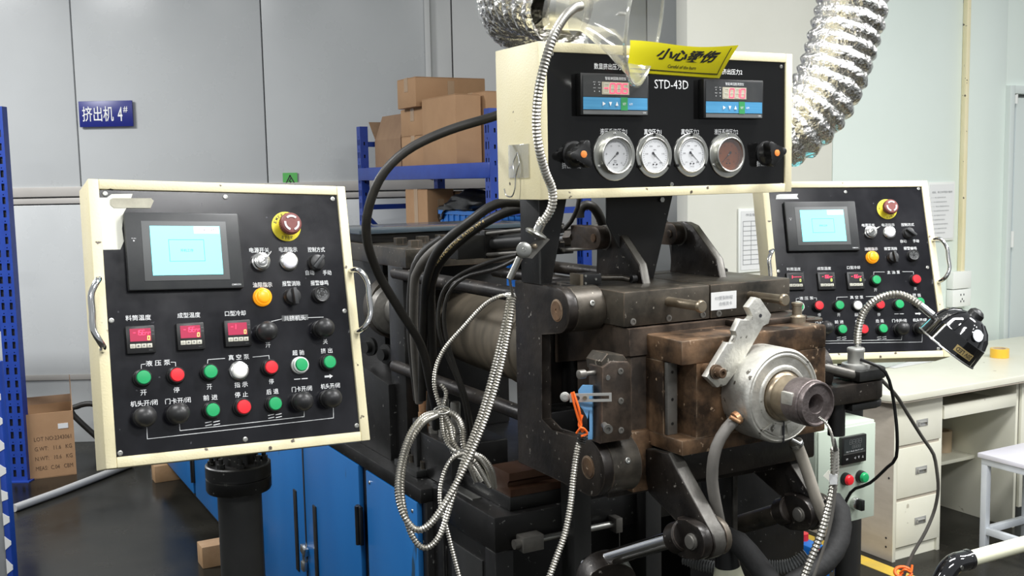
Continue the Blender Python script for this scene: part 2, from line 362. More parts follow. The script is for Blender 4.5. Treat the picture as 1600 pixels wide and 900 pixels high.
# ================================================================ the setting
YW = 6.9
def wallpanels(root, xs, z0, z1, m, frame, fixed, axis=1, th=.05, gap=.004):
    for a, b in zip(xs, xs[1:]):
        bm = nb()
        if axis == 1: box(bm, (a+gap, fixed, z0), (b-gap, fixed+th, z1), .004)
        put('wall_panel', bm, m if isinstance(m, str) else m.pop(0), root)
def sroot(name, base=(0, 0, 0), frame=W):
    o = bpy.data.objects.new(name, None); COL.objects.link(o); o.matrix_world = frame @ Matrix.Translation(base); o['_b'] = tuple(base); o['kind'] = 'structure'; return o
def struct(name, bm, m, frame=W, base=(0, 0, 0)): return put(name, bm, m, None, frame, base, kind='structure')

bm = nb(); box(bm, (-7, -2.5, -.1), (9, 7.2, 0)); struct('floor', bm, 'floor')
bm = nb(); box(bm, (3.44, 1.0, 0), (3.52, 3.8, .002)); struct('trim_4', bm, 'yellow_tape', M)
wb = sroot('wall_back', (0, YW, 0))
bk = nb(); box(bk, (-7, YW+.055, 0), (5, YW+.12, 4.6)); put('backing', bk, 'wall_grey_lit', wb)
X1, X2, X3, X4 = (-2.787, 6.9, 2.071)[0], (-1.572, 6.9, 2.047)[0], (-0.509, 6.9, 2.594)[0], (-0.353, 6.9, 2.591)[0]
ztop, zb0, zb1 = 4.5, (-2.069, 6.9, 1.628)[2], (-2.13, 6.9, 0.442)[2]
wallpanels(wb, [-7, X1-1.9, X1, X2, X3, X4, X4+1.25, X4+2.5, 5], zb0+.05, ztop, ['wall_grey']*4+['wall_grey_lit']*4, W, YW)
wallpanels(wb, [-7, X1-1.9, X1, X2, X3, X4+1.25, 5], 0, zb0-.05, ['wall_grey']*4+['wall_grey_lit']*2, W, YW)
bm = nb(); box(bm, (-7, YW-.012, zb0+.004), (5, YW+.05, zb0+.066), .003); struct('trim_1', bm, 'trim')
bm = nb(); box(bm, (-7, YW-.012, zb0-.042), (5, YW+.05, zb0-.006), .003); struct('trim_2', bm, 'trim')
bm = nb(); box(bm, (-7, YW-.015, zb1-.018), (5, YW+.0, zb1+.018), .003); struct('trim_3', bm, 'trim')
bm = nb(); box(bm, (X3-.015, YW-.03, zb0+.07), (X3+.02, YW, ztop), .004); struct('trim_5', bm, 'wall_grey_lit')
# partition behind the desk (parallel to the desk front)
UW = 3.86
wr = sroot('wall_right', (3.0, UW, 0), M)
e0, e1, e2, e3 = (3.049, 3.86, 1.906)[0], (3.956, 3.86, 2.066)[0], (4.91, 3.86, 1.914)[0], (5.286, 3.86, 1.916)[0]
put('wall_panel', box(nb(), (e0, UW, 0), (e1-.002, UW+.08, 4.5), .003), 'wall_white', wr)
put('wall_panel', box(nb(), (e1+.002, UW, 0), (e2, UW+.08, 4.5), .003), 'wall_green', wr)
put('wall_panel', box(nb(), (e2+.004, UW, 0), (e3-.02, UW+.08, 4.5), .003), 'wall_green', wr)
zd = (5.287, 3.86, 2.148)[2]
put('wall_panel', box(nb(), (e3-.02, UW, zd), (e3+1.4, UW+.08, 4.5), .003), 'wall_green', wr)
put('wall_panel', box(nb(), (e3+1.4, UW, 0), (e3+4, UW+.08, 4.5), .003), 'wall_green', wr)
dr = sroot('door_1', (e3, UW, 0), M)
bm = nb(); box(bm, (e3-.02, UW-.03, 0), (e3+.02, UW+.09, zd), .004); box(bm, (e3+.02, UW-.03, zd-.045), (e3+1.4, UW+.09, zd), .004); box(bm, (e3+1.36, UW-.03, 0), (e3+1.4, UW+.09, zd-.045), .004)
put('door_frame', bm, 'doorm', dr)
put('door_leaf', box(nb(), (e3+.085, UW+.01, .02), (e3+1.35, UW+.05, zd-.06), .006), 'doorm', dr)
put('glazed_gap', box(nb(), (e3+.024, UW+.02, .02), (e3+.08, UW+.03, zd-.06)), 'slit', dr)
bm = nb(); 
for z in (.5, 1.25, 2.05): cyl(bm, (e3+.05, UW-.01, z), (e3+.05, UW-.01, z+.09), .013, n=10)
put('hinge', bm, 'plasticw', dr)

# ---------------------------------------------------------------- things on the walls
c = (-2.588, 6.88, 2.156); s = thing('wall_sign', 'dark blue sign with white characters and a 4# on the grey wall', 'sign', W, c)
put('sign_board', box(nb(), (c[0]-.172, 6.872, c[2]-.082), (c[0]+.172, 6.886, c[2]+.082), .002), 'signb', s)
bm = nb(); text(bm, '挤出机', (c[0]-.05, c[2]), .20, .096, 6.870, bold=.002); text(bm, '4', (c[0]+.092, c[2]-.003), .03, .09, 6.870, bold=.003); text(bm, '#', (c[0]+.128, c[2]+.025), .028, .038, 6.870, bold=.002); put('lettering', bm, 'white', s, smooth=False)
c = (-1.425, 6.88, 1.706); s = thing('warning_sticker', 'small green high-voltage warning sticker with black triangle on the grey wall', 'sticker', W, c)
put('sticker_sheet', box(nb(), (c[0]-.047, 6.89, c[2]-.055), (c[0]+.047, 6.894, c[2]+.05)), 'greens', s)
bm = nb(); line(bm, [(c[0]-.036, c[2]-.034), (c[0], c[2]+.032), (c[0]+.036, c[2]-.034), (c[0]-.036, c[2]-.034)], .007, 6.888); line(bm, [(c[0]+.004, c[2]+.014), (c[0]-.006, c[2]-.004), (c[0]+.005, c[2]-.006), (c[0]-.003, c[2]-.024)], .005, 6.888); put('symbol', bm, 'ink', s, smooth=False)

def sheet(name, label, a, b, cat_='notice'):
    """framed paper notice on the partition, a and b = (across, height) corners"""
    t = thing(name, label, cat_, M, ((a[0]+b[0])/2, UW-.01, b[1]))
    put('holder', box(nb(), (a[0], UW-.012, b[1]), (b[0], UW-.002, a[1]), .002), 'plasticw', t)
    put('paper_sheet', box(nb(), (a[0]+.012, UW-.014, b[1]+.012), (b[0]-.012, UW-.0125, a[1]-.012)), 'paper', t)
    return t
a, b = (4.64, 3.85, 1.628), (4.852, 3.85, 1.313)
t = sheet('wall_notice', 'white printed notice in a clear holder beside the second console', (a[0], a[2]), (b[0], b[2]))
bm = nb(); random.seed(3); w_ = b[0]-a[0]; h_ = a[2]-b[2]; cx = (a[0]+b[0])/2
text(bm, '成品、库工序质量计量表', (cx, a[2]-h_*.17), w_*.75, h_*.035, UW-.016)
for i in range(9):
    ww = w_*(.45+.35*random.random()); text(bm, '（一）机头温度控制在规定范围内检查'[:9+random.randint(0, 7)], (a[0]+w_*.1+ww/2, a[2]-h_*(.26+.075*i)), ww, h_*.022, UW-.016)
put('print', bm, 'print_grey', t, smooth=False)
a, b = (3.343, 3.85, 1.53), (3.479, 3.85, 1.226)
t = sheet('wall_chart', 'pale printed chart on the white wall seen between the machine and the second console', (a[0], a[2]), (b[0]+.06, b[2]), 'chart')
bm = nb(); w_ = b[0]+.06-a[0]; h_ = a[2]-b[2]
for i in range(10):
    zz = a[2]-h_*(.2+.075*i); line(bm, [(a[0]+w_*.12, zz), (b[0]+.06-w_*.12, zz)], .002, UW-.016)
for i in range(4):
    xx = a[0]+w_*(.12+.253*i); line(bm, [(xx, a[2]-h_*.2), (xx, a[2]-h_*.875)], .002, UW-.016)
text(bm, '作业指导', (a[0]+w_*.4, a[2]-h_*.1), w_*.4, h_*.04, UW-.016)
put('print', bm, 'print_grey', t, smooth=False)
# surface conduit with outlet
a, b = (4.895, 3.84, 2.585), (4.897, 3.84, 1.126)
t = thing('wall_conduit', 'ivory surface conduit running down the wall to a white socket', 'conduit', M, (e2, UW-.02, b[2]))
put('channel', box(nb(), (e2-.014, UW-.03, b[2]), (e2+.014, UW, 4.4), .004), 'cream', t)
a, b = (4.814, 3.84, 1.142), (4.961, 3.84, 0.949); mz = (4.885, 3.84, 1.046)[2]
put('junction_box', box(nb(), (a[0], UW-.045, mz+.002), (b[0], UW, a[2]+.0), .005), 'plasticw', t)
sk = put('socket_plate', box(nb(), (a[0], UW-.045, b[2]), (b[0], UW, mz-.002), .005), 'plasticw', t)
bm = nb(); cx = (a[0]+b[0])/2; cz = (mz+b[2])/2
for dx, dz in ((-.012, .018), (.012, .018), (-.012, -.018), (.012, -.018), (0, -.006)): box(bm, (cx+dx-.002, UW-.0475, cz+dz-.005), (cx+dx+.002, UW-.044, cz+dz+.005))
put('slot', bm, 'ink', sk)

# ================================================================ blue racks and cartons
def upright(parent, v, u, z0, z1, w=.055, d=.05, faces=('f', 's')):
    """perforated rack post; front face looks along -x, side face along -y"""
    bm = nb(); n = int((z1-z0)/.075)
    hs = []
    for i in range(n):
        z = z0*0+.03+i*.075; hs += [(w*.18, w*.34, z, z+.035), (w*.62, w*.80, z, z+.035), (w*.44, w*.52, z+.045, z+.055)]
    plate_holes(bm, (v, u-w/2, z0), (0, 1, 0), (0, 0, 1), w, z1-z0, hs)
    plate_holes(bm, (v, u-w/2, z0), (1, 0, 0), (0, 0, 1), d, z1-z0, [(d*.42, d*.6, .03+i*.075, .05+i*.075) for i in range(n)])
    plate_holes(bm, (v, u+w/2, z0), (1, 0, 0), (0, 0, 1), d, z1-z0, [])
    o = put('upright', bm, 'rackb', parent, smooth=False)
    put('slot_void', box(nb(), (v+.012, u-w/2+.012, z0), (v+d, u+w/2-.003, z1-.01)), 'dvoid', o)
    return o
VR = 2.28
ul, ur = (2.28, 6.014, 1.513)[1], (2.28, 4.357, 1.633)[1]
ztl, ztr = (2.28, 5.977, 2.003)[2], (2.28, 4.338, 2.03)[2]; zt = (ztl+ztr)/2
zs = (2.28, 5.874, 1.771)[2]+.0
rk = thing('storage_rack', 'blue steel storage rack behind the machine holding cartons on two levels', 'rack', M, (VR, ur, 0))
for v in (VR, VR+.5):
    for u in (ul, ur): upright(rk, v, u, 0, zt)
for z in (zs, zs-.62, zs-1.35):
    for v in (VR+.0, VR+.5): put('beam', box(nb(), (v-.004, ur-.02, z-.075), (v+.036, ul+.02, z), .006), 'rackb', rk)
    put('shelf_deck', box(nb(), (VR+.036, ur+.03, z-.035), (VR+.5, ul-.03, z-.012)), 'rackb', rk)
for u in (ul, ur):
    for z in (.2, 1.0, zs-.25, zt-.12): put('cross_bar', box(nb(), (VR+.05, u-.012, z), (VR+.5, u+.012, z+.03)), 'rackb', rk)
    bm = nb(); tube(bm, [(VR+.05, u, .3), (VR+.5, u, .95)], .014, 6, smooth=False); tube(bm, [(VR+.5, u, 1.0), (VR+.05, u, zs-.3)], .014, 6, smooth=False); put('brace', bm, 'rackb', rk)
bm = nb(); tube(bm, [(VR+.53, ul+.0, 1.0), (VR+.53, ur+.25, 2.02)], .022, 4, smooth=False); put('diagonal_brace', bm, 'rackb', rk)

def carton(label, v, u, z, dv, du, dz, rot=0, m='card', tape=True, flaps=None, group='cartons on the blue storage rack', th=.006):
    """cardboard box with nearest bottom corner at (v,u,z)"""
    t = thing('cardboard_box', label, 'box', M @ Matrix.Translation((v, u, z)) @ Matrix.Rotation(R(rot), 4, 'Z'), (0, 0, 0), group)
    if flaps is None:
        put('carton', box(nb(), (0, 0, 0), (dv, du, dz), .004), m, t)
        bm = nb(); box(bm, (.002, du*.0+.001, dz), (dv-.002, du*.5-.001, dz+.003)); box(bm, (.002, du*.5+.001, dz), (dv-.002, du-.001, dz+.0035)); put('flap', bm, m, t)
        if tape: put('packing_tape', box(nb(), (-.0015, du/2-.025, dz*.55), (dv+.0015, du/2+.025, dz+.005)), 'ctape', t); put('packing_tape', box(nb(), (dv*.5-.02, -.0015, 0), (dv*.5+.02, .0, dz*.9)), 'ctape', t) if tape == 2 else None
    else:
        bm = nb()
        for a, b in (((0, 0, 0), (dv, th, dz)), ((0, du-th, 0), (dv, du, dz)), ((0, th, 0), (th, du-th, dz)), ((dv-th, th, 0), (dv, du-th, dz)), ((0, 0, 0), (dv, du, th))): box(bm, a, b)
        put('carton', bm, m, t)
        for side, ang in flaps:
            bm = nb(); L = min(dv, du)*.5
            if side == 'v-': box(bm, (0, .004, 0), (th*.7, du-.004, L)); mx = Matrix.Translation((0, 0, dz)) @ Matrix.Rotation(R(-ang), 4, 'Y')
            if side == 'v+': box(bm, (-th*.7, .004, 0), (0, du-.004, L)); mx = Matrix.Translation((dv, 0, dz)) @ Matrix.Rotation(R(ang), 4, 'Y')
            if side == 'u-': box(bm, (.004, 0, 0), (dv-.004, th*.7, L)); mx = Matrix.Translation((0, 0, dz)) @ Matrix.Rotation(R(ang), 4, 'X')
            if side == 'u+': box(bm, (.004, -th*.7, 0), (dv-.004, 0, L)); mx = Matrix.Translation((0, du, dz)) @ Matrix.Rotation(R(-ang), 4, 'X')
            bmesh.ops.transform(bm, matrix=mx, verts=bm.verts); put('flap', bm, m, t)
    return t
# upper shelf, resting at zs
c1 = (2.33, 5.202, 1.817); l1 = (2.33, 5.462, 1.824)
kz = zs-.009
u_b = (2.34, 4.808, 1.822)[1]; u_bl = (2.34, 5.215, 1.834)[1]; hb = (2.34, 4.791, 2.116)[2]
carton('large plain carton with a pencil mark near the right post of the rack, top shelf', 2.34, u_b, kz, .145, u_bl-u_b, hb-kz, tape=False)
u_c = (2.4, 5.332, 1.941)[1]-.01; u_cl = (2.36, 5.542, 1.933)[1]
hc = (2.36, 5.422, 2.085)[2]; hm = (2.36, 5.433, 1.935)[2]
carton('lower taped carton on the top shelf, under two others left of the large plain one', 2.36, u_bl+.01, kz, .33, u_cl-u_bl, hm-kz-.004, tape=2)
carton('middle carton of the stack on the top shelf, partly hidden by the large plain one', 2.36, u_bl+.01, hm, .33, u_cl-u_bl, hc-hm-.004, tape=True)
u_t = (2.32, 5.245, 2.066)[1]; u_tl = (2.32, 5.49, 2.082)[1]; ht = (2.32, 5.233, 2.24)[2]
carton('wide flat taped carton topmost of the stack on the rack', 2.32, u_t-.0, hc, .42, max(.25, u_tl-u_t), ht-hc, tape=2)
carton('tall carton tucked behind the right post of the rack, top shelf', 2.50, u_b-.02, kz, .24, .34, (2.5, 4.76, 2.132)[2]-kz, tape=True)
u_o = (2.34, 5.495, 1.807)[1]; u_ol = (2.34, 5.963, 1.799)[1]; ho = (2.34, 5.486, 1.927)[2]
carton('small open carton with raised flaps at the left end of the top shelf', 2.36, u_cl+.02, kz, .30, max(.2, ul-.06-u_cl-.02), .17, flaps=[('u+', 42), ('v+', -30), ('v-', -20), ('u-', 40)], tape=False, m='card2')
# lower shelf
kz2 = zs-.62-.009
u_d = (2.36, 5.222, 1.525)[1]; u_dl = (2.36, 5.519, 1.52)[1]
carton('tall taped carton at the left of the lower rack shelf', 2.36, u_d, kz2, .16, u_dl-u_d, (2.36, 5.367, 1.639)[2]-kz2, tape=2)
carton('tall carton right of the taped one on the lower rack shelf, behind a black bag', 2.53, u_d-.05, kz2, .22, .32, (2.53, 5.399, 1.624)[2]-kz2, tape=True)
bm = nb(); random.seed(5)
bmesh.ops.create_icosphere(bm, subdivisions=4, radius=1)
ub0, ub1 = (2.36, 4.6, 1.568)[1], (2.36, 5.186, 1.56)[1]; zbt = (2.36, 4.883, 1.63)[2]; zcr = (2.36, 4.889, 1.535)[2]
for v in bm.verts:
    n = noise.fractal(v.co*1.8, 1, 2, 4); s = 1+.22*n
    v.co = Vector((2.45+v.co.x*.11*s, (ub0+ub1)/2+v.co.y*(ub1-ub0)*.52*s, max(zcr+.004-.42*max(0, v.co.y-.25), zbt-.075+v.co.z*.085*s-.07*max(0, v.co.y))))
solo('plastic_bag', 'crumpled black plastic bag slumped over a blue crate on the lower rack shelf', 'bag', bm, 'bag', M, (2.45, ub0, kz2+.2))
def crate(label, v, u, z, dv, du, dz, group=None):
    t = thing('plastic_crate', label, 'crate', M, (v, u, z), group)
    bm = nb(); th = .006
    for a, b in (((0, 0, 0), (dv, th, dz)), ((0, du-th, 0), (dv, du, dz)), ((0, th, 0), (th, du-th, dz)), ((dv-th, th, 0), (dv, du-th, dz)), ((0, 0, 0), (dv, du, th))): box(bm, (v+a[0], u+a[1], z+a[2]), (v+b[0], u+b[1], z+b[2]))
    put('shell', bm, 'crateb', t)
    bm = nb(); box(bm, (v-.008, u-.008, z+dz-.02), (v+dv+.008, u+.0, z+dz)); box(bm, (v-.008, u+.0, z+dz-.02), (v, u+du, z+dz)); box(bm, (v-.008, u+du, z+dz-.02), (v+dv+.008, u+du+.008, z+dz)); put('lip', bm, 'crateb', t)
    bm = nb()
    for i in range(9): box(bm, (v-.006, u+du*(i+.5)/9-.004, z+.01), (v, u+du*(i+.5)/9+.004, z+dz-.02)); box(bm, (v+dv*(i+.5)/9-.004, u-.006, z+.01), (v+dv*(i+.5)/9+.004, u, z+dz-.02))
    put('rib', bm, 'crateb', t)
    return t
crate('blue plastic crate under the black bag on the lower rack shelf', 2.36, ub0-.14, kz2, .3, (2.36, 5.061, 1.502)[1]-ub0+.14, zcr-kz2)

# left rack at the frame edge
rl = thing('storage_rack', 'blue perforated rack post at the left edge beside the open carton', 'rack', W, (-2.93, 5.98, 0))
bm = nb(); hs = []
for i in range(28):
    z = .03+i*.075; hs += [(.015, .032, z, z+.04), (.062, .079, z, z+.04), (.022, .028, z+.05, z+.056), (.066, .072, z+.05, z+.056)]
plate_holes(bm, (-2.925, 5.98, 0), (1, 0, 0), (0, 0, 1), .095, 2.15, hs); plate_holes(bm, (-2.83, 5.98, 0), (0, 1, 0), (0, 0, 1), .06, 2.15, []); plate_holes(bm, (-2.925, 5.98, 0), (0, 1, 0), (0, 0, 1), .06, 2.15, [])
o = put('upright', bm, 'rackb', rl, smooth=False); put('slot_void', box(nb(), (-2.918, 5.99, 0), (-2.836, 6.03, 2.14)), 'dvoid', o)
for z in (.45, .95, 1.55): put('beam', box(nb(), (-4.6, 5.985, z-.07), (-2.925, 6.03, z), .005), 'rackb', rl)
put('base_foot', box(nb(), (-2.95, 5.95, 0), (-2.81, 6.06, .006)), 'rackb', rl)
# tall grey board wrapped in striped film at the left frame edge
t = thing('wrapped_board', 'tall grey board with a blue and white striped edge cut by the left frame edge', 'board', W, (-1.75, 3.0, 0))
put('board', box(nb(), (-1.95, 3.0, 0), (-1.499, 3.03, 1.12), .004), 'strip', t)
put('edge_film', box(nb(), (-1.499, 2.998, 0), (-1.481, 3.032, 1.2), .003), 'rackb', t)
random.seed(2)
for i in range(15):
    z = .06+i*.073; bm = nb(); prism(bm, [(-1.498, z), (-1.480, z+.006+.01*random.random()), (-1.480, z+.026), (-1.498, z+.034+.012*random.random())], 1, 2.9965, 2.999); put('white_patch', bm, 'paper', t, smooth=False)

# open carton on the floor
t = thing('cardboard_box', 'open cardboard carton with printed weights standing on the floor by the left rack post', 'box', W, (-2.72, 6.05, 0)); t.rotation_euler = (0, 0, R(24))
bx0, bx1, by0, by1, bh = -2.86, -2.585, 6.06, 6.36, .385
bm = nb()
for a, b in (((bx0, by0, 0), (bx1, by0+.006, bh)), ((bx0, by1-.006, 0), (bx1, by1, bh)), ((bx0, by0+.006, 0), (bx0+.006, by1-.006, bh)), ((bx1-.006, by0+.006, 0), (bx1, by1-.006, bh)), ((bx0, by0, 0), (bx1, by1, .006))): box(bm, a, b)
put('carton', bm, 'card', t)
bm = nb(); prism(bm, [(by0+.005, bh), (by1-.02, bh), (by1-.03, bh+.17), (by1-.09, bh+.16)], 0, bx1-.004, bx1+.0); put('flap', bm, 'card2', t)
bm = nb(); prism(bm, [(by1, bh), (by1+.01, bh+.045), (by1+.006, bh+.045), (by1-.005, bh)], 0, bx0+.003, bx1-.003); put('flap', bm, 'card2', t)
bm = nb(); q = (bx0+bx1)/2+.02
for i, s_ in enumerate(('LOT NO:2343061', 'G.WT:   11.6   KG', 'N.WT:   10.6   KG', 'MEAS:  C.04   CBM')):
    text(bm, s_, (q, .235-.058*i), .20, .024, by0-.001)
put('print', bm, 'cprint', t, smooth=False)
put('label', box(nb(), (bx1-.085, by0-.002, .285), (bx1-.03, by0, .315)), 'paper', t)

a, b, c = (-2.639, 5.403, 0.022), (-2.491, 5.76, 0.022), (-2.341, 6.197, 0.022)
solo('plastic_pipe', 'long pale grey pipe lying on the dark floor in front of the open carton', 'pipe', tube(nb(), [a, b, (c[0]+.03, c[1]+.08, .022)], .021, 14, .3), 'pipeg', W, (a[0], a[1], 0))
# clear bag and black hose by the wall behind the console
bm = nb(); bmesh.ops.create_icosphere(bm, subdivisions=4, radius=1)
for v in bm.verts:
    n = noise.fractal(v.co*2.2, 1, 2, 4); s = 1+.25*n
    v.co = Vector((-2.24+v.co.x*.22*s, 6.52+v.co.y*.2*s, max(.004, .13+v.co.z*.16*s)))
solo('plastic_bag', 'crumpled clear plastic bag on the floor between carton and console', 'bag', bm, 'bagc', W, (-2.35, 6.45, 0))
a = (-2.662, 6.3, 0.361); 
solo('rubber_hose', 'short curved black hose lying over the clear bag by the wall', 'hose', tube(nb(), [(-2.62, 6.66, .02), (-2.815, 6.6, 0.265), (-2.772, 6.6, 0.306), (-2.718, 6.6, 0.321), (-2.649, 6.6, 0.311), (-2.56, 6.6, 0.239), (-2.47, 6.6, 0.029), (-2.337, 6.5, -0.03)], .018, 10, .03), 'rubber', W, (-2.62, 6.66, 0))

# ================================================================ the two operator consoles
CW, CH = .465, .484
def button(t, c, cap_m, r=.0128, ring_m='black', ph=.014, dome=False, base=True):
    """22 mm push button or pilot lamp at c=(x,z) on the face plate"""
    bm = nb(); lathe(bm, [(0, r*1.22), (.004, r*1.22), (.005, r*1.12), (ph*.8, r*1.12), (ph*.9, r*1.0), (ph*.9, r*.93), (ph*.6, r*.93)], (c[0], 0, c[1]), (0, -1, 0), 26); o = put('push_button', bm, ring_m, t)
    bm = nb(); top = ph*1.12
    pr = [(ph*.4, r*.9), (top-.0015, r*.9), (top, r*.82)] + ([(top+.0012, r*.6), (top+.0018, r*.2)] if dome else [(top+.0004, r*.4)])
    lathe(bm, pr, (c[0], 0, c[1]), (0, -1, 0), 26); put('button_cap', bm, cap_m, o); return o
def ball(t, c, r=.0185, out=.040):
    """mushroom shaped black knob on a stem"""
    bm = nb(); lathe(bm, [(0, .017), (.006, .017), (.0065, .013), (.012, .013)], (c[0], 0, c[1]), (0, -1, 0), 24); o = put('mushroom_button', bm, 'black', t)
    bm = nb(); pr = [(.010, .008), (.016, .010), (.018, r*.93)]+[(.018+(out-.018)*math.sin(R(a)), r*math.cos(R(a))) for a in (15, 30, 45, 60, 72, 82, 88)]
    lathe(bm, pr, (c[0], 0, c[1]), (0, -1, 0), 32); put('knob', bm, 'blacksoft', o)
def selector(t, c, ang):
    bm = nb(); lathe(bm, [(0, .0155), (.004, .0155), (.005, .0145), (.013, .0135), (.0135, .0128)], (c[0], 0, c[1]), (0, -1, 0), 28); o = put('selector_switch', bm, 'blacksoft', t)
    bm = nb(); box(bm, (-.0035, -.024, -.017), (.0035, -.012, .0135), .0012)
    bmesh.ops.rotate(bm, cent=(0, 0, 0), matrix=Matrix.Rotation(R(ang), 3, 'Y'), verts=bm.verts); bmesh.ops.translate(bm, vec=(c[0], 0, c[1]), verts=bm.verts)
    put('pointer', bm, 'greybez', o)
def controller(t, c, s, top, lowd, key):
    """48 mm temperature controller with red digits and four keys"""
    a = .0233
    bm = nb(); box(bm, (c[0]-a, -.008, c[1]-a), (c[0]+a, 0, c[1]+a), .0012); o = put('temperature_controller', bm, 'black', t)
    put('display_window', box(nb(), (c[0]-.0175, -.0086, c[1]-.003), (c[0]+.0165, -.0078, c[1]+.0185)), key, o)
    on = nb(); gr = nb(); seg7(on, None, top, c[0]+.002, c[1]+.0115, .029, .0078, -.0089, .0011); put('red_digits', on, 'led', o, smooth=False)
    seg7(gr, None, lowd, c[0]+.0125, c[1]+.002, .0045, .0062, -.0089, .0009); put('green_digit', gr, 'lcdg', o, smooth=False)
    bm = nb()
    for i in range(4): box(bm, (c[0]-.0185+i*.0092, -.009, c[1]-.0145), (c[0]-.0185+i*.0092+.0085, -.008, c[1]-.0072), .0006)
    k = put('keys', bm, 'keyw', o)
    bm = nb()
    for i, g in enumerate('○●▼▲'): text(bm, g, (c[0]-.0142+i*.0092, c[1]-.0108), .0035, .0032, -.0092)
    for z in (.014, .008): line(bm, [(c[0]+.0185, c[1]+z), (c[0]+.0215, c[1]+z)], .001, -.0083)
    text(bm, 'RKC', (c[0]+.015, c[1]-.0185), .006, .0016, -.0083)
    put('key_marks', bm, 'greybez2', o, smooth=False)
def estop(t, c, turn=0):
    o = put('emergency_stop', lathe(nb(), [(0, .0278), (.0012, .0278), (.0014, .027)], (c[0], 0, c[1]), (0, -1, 0), 40), 'yellow', t)
    bm = nb(); rr_ = .0222
    def ring_text(s, a_mid, step, up):
        n = len(s)
        for i, ch in enumerate(s):
            a = a_mid-(i-(n-1)/2)*step if up else a_mid+(i-(n-1)/2)*step
            x, z = c[0]+rr_*math.cos(R(a)), c[1]+rr_*math.sin(R(a))
            text(bm, ch, (x, z), .0044, .0056, -.0016, rot=(a-90) if up else (a+90), bold=.0003)
    ring_text('EMERGENCY', 90+turn, 17, True); ring_text('STOP', 270+turn, 16, False)
    put('ring_lettering', bm, 'ink', o, smooth=False)
    kn = nb(); lathe(kn, [(0, .012), (.014, .012), (.015, .0185), (.017, .0195), (.027, .0195), (.0295, .0175), (.0302, .012), (.0298, .002)], (c[0], 0, c[1]), (0, -1, 0), 40)
    put('mushroom_knob', kn, 'estop', o)
    bm = nb()
    for i in range(36): a = i*10; box(bm, (c[0]+.0195*math.cos(R(a))-.0006, -.0265, c[1]+.0195*math.sin(R(a))-.0006), (c[0]+.0195*math.cos(R(a))+.0006, -.0175, c[1]+.0195*math.sin(R(a))+.0006))
    put('knurling', bm, 'estop', o)
    bm = nb()
    for a in (90, 210, 330): disc(bm, c, .0145, -.0312, 10, a0=a+turn-42, a1=a+turn+42, r0=.0108)
    put('arrow_marks', bm, 'white', o, smooth=False)
def hmi(t, TLBR, time_s):
    """touch screen terminal; TLBR = (x0,z1,x1,z0) in plate coordinates"""
    x0, z1, x1, z0 = TLBR
    o = put('touch_terminal', box(nb(), (x0, -.012, z0), (x1, 0, z1), .003), 'greybez', t)
    w, h = x1-x0, z1-z0; gx0, gx1, gz0, gz1 = x0+w*.135, x0+w*.875, z0+h*.115, z0+h*.885
    put('inner_frame', box(nb(), (gx0, -.0128, gz0), (gx1, -.0118, gz1), .0004), 'greybez2', o)
    sx0, sx1, sz0, sz1 = x0+w*.205, x0+w*.815, z0+h*.185, z0+h*.82
    put('lit_screen', box(nb(), (sx0, -.0136, sz0), (sx1, -.0128, sz1)), 'screen', o)
    put('time_field', box(nb(), (sx1-(sx1-sx0)*.38, -.0139, sz1-(sz1-sz0)*.155), (sx1-.0015, -.0136, sz1-.0005)), 'screenw', o)
    bm = nb(); cx, cz = (sx0+sx1)/2, (sz0+sz1)/2; a, b = (sx1-sx0)*.25, (sz1-sz0)*.22
    line(bm, [(cx-a, cz-b), (cx+a, cz-b), (cx+a, cz+b), (cx-a, cz+b), (cx-a, cz-b)], .0007, -.0139)
    text(bm, '开机工作', (cx, cz), .022, .005, -.0139); put('screen_print', bm, 'inkb', o, smooth=False)
    bm = nb(); text(bm, time_s, (sx1-(sx1-sx0)*.20, sz1-(sz1-sz0)*.078), .033, .0048, -.0141); put('time_digits', bm, 'print_grey', o, smooth=False)
    bm = nb(); text(bm, 'OMRON', (x1-.014, z0+.0065), .016, .0032, -.0124, bold=.0002); text(bm, 'RUN', (x0+.013, z0+h*.66), .007, .0018, -.0124); disc(bm, (x0+.013, z0+h*.63), .0014, -.0124, 8); put('maker_lettering', bm, 'white', o, smooth=False)
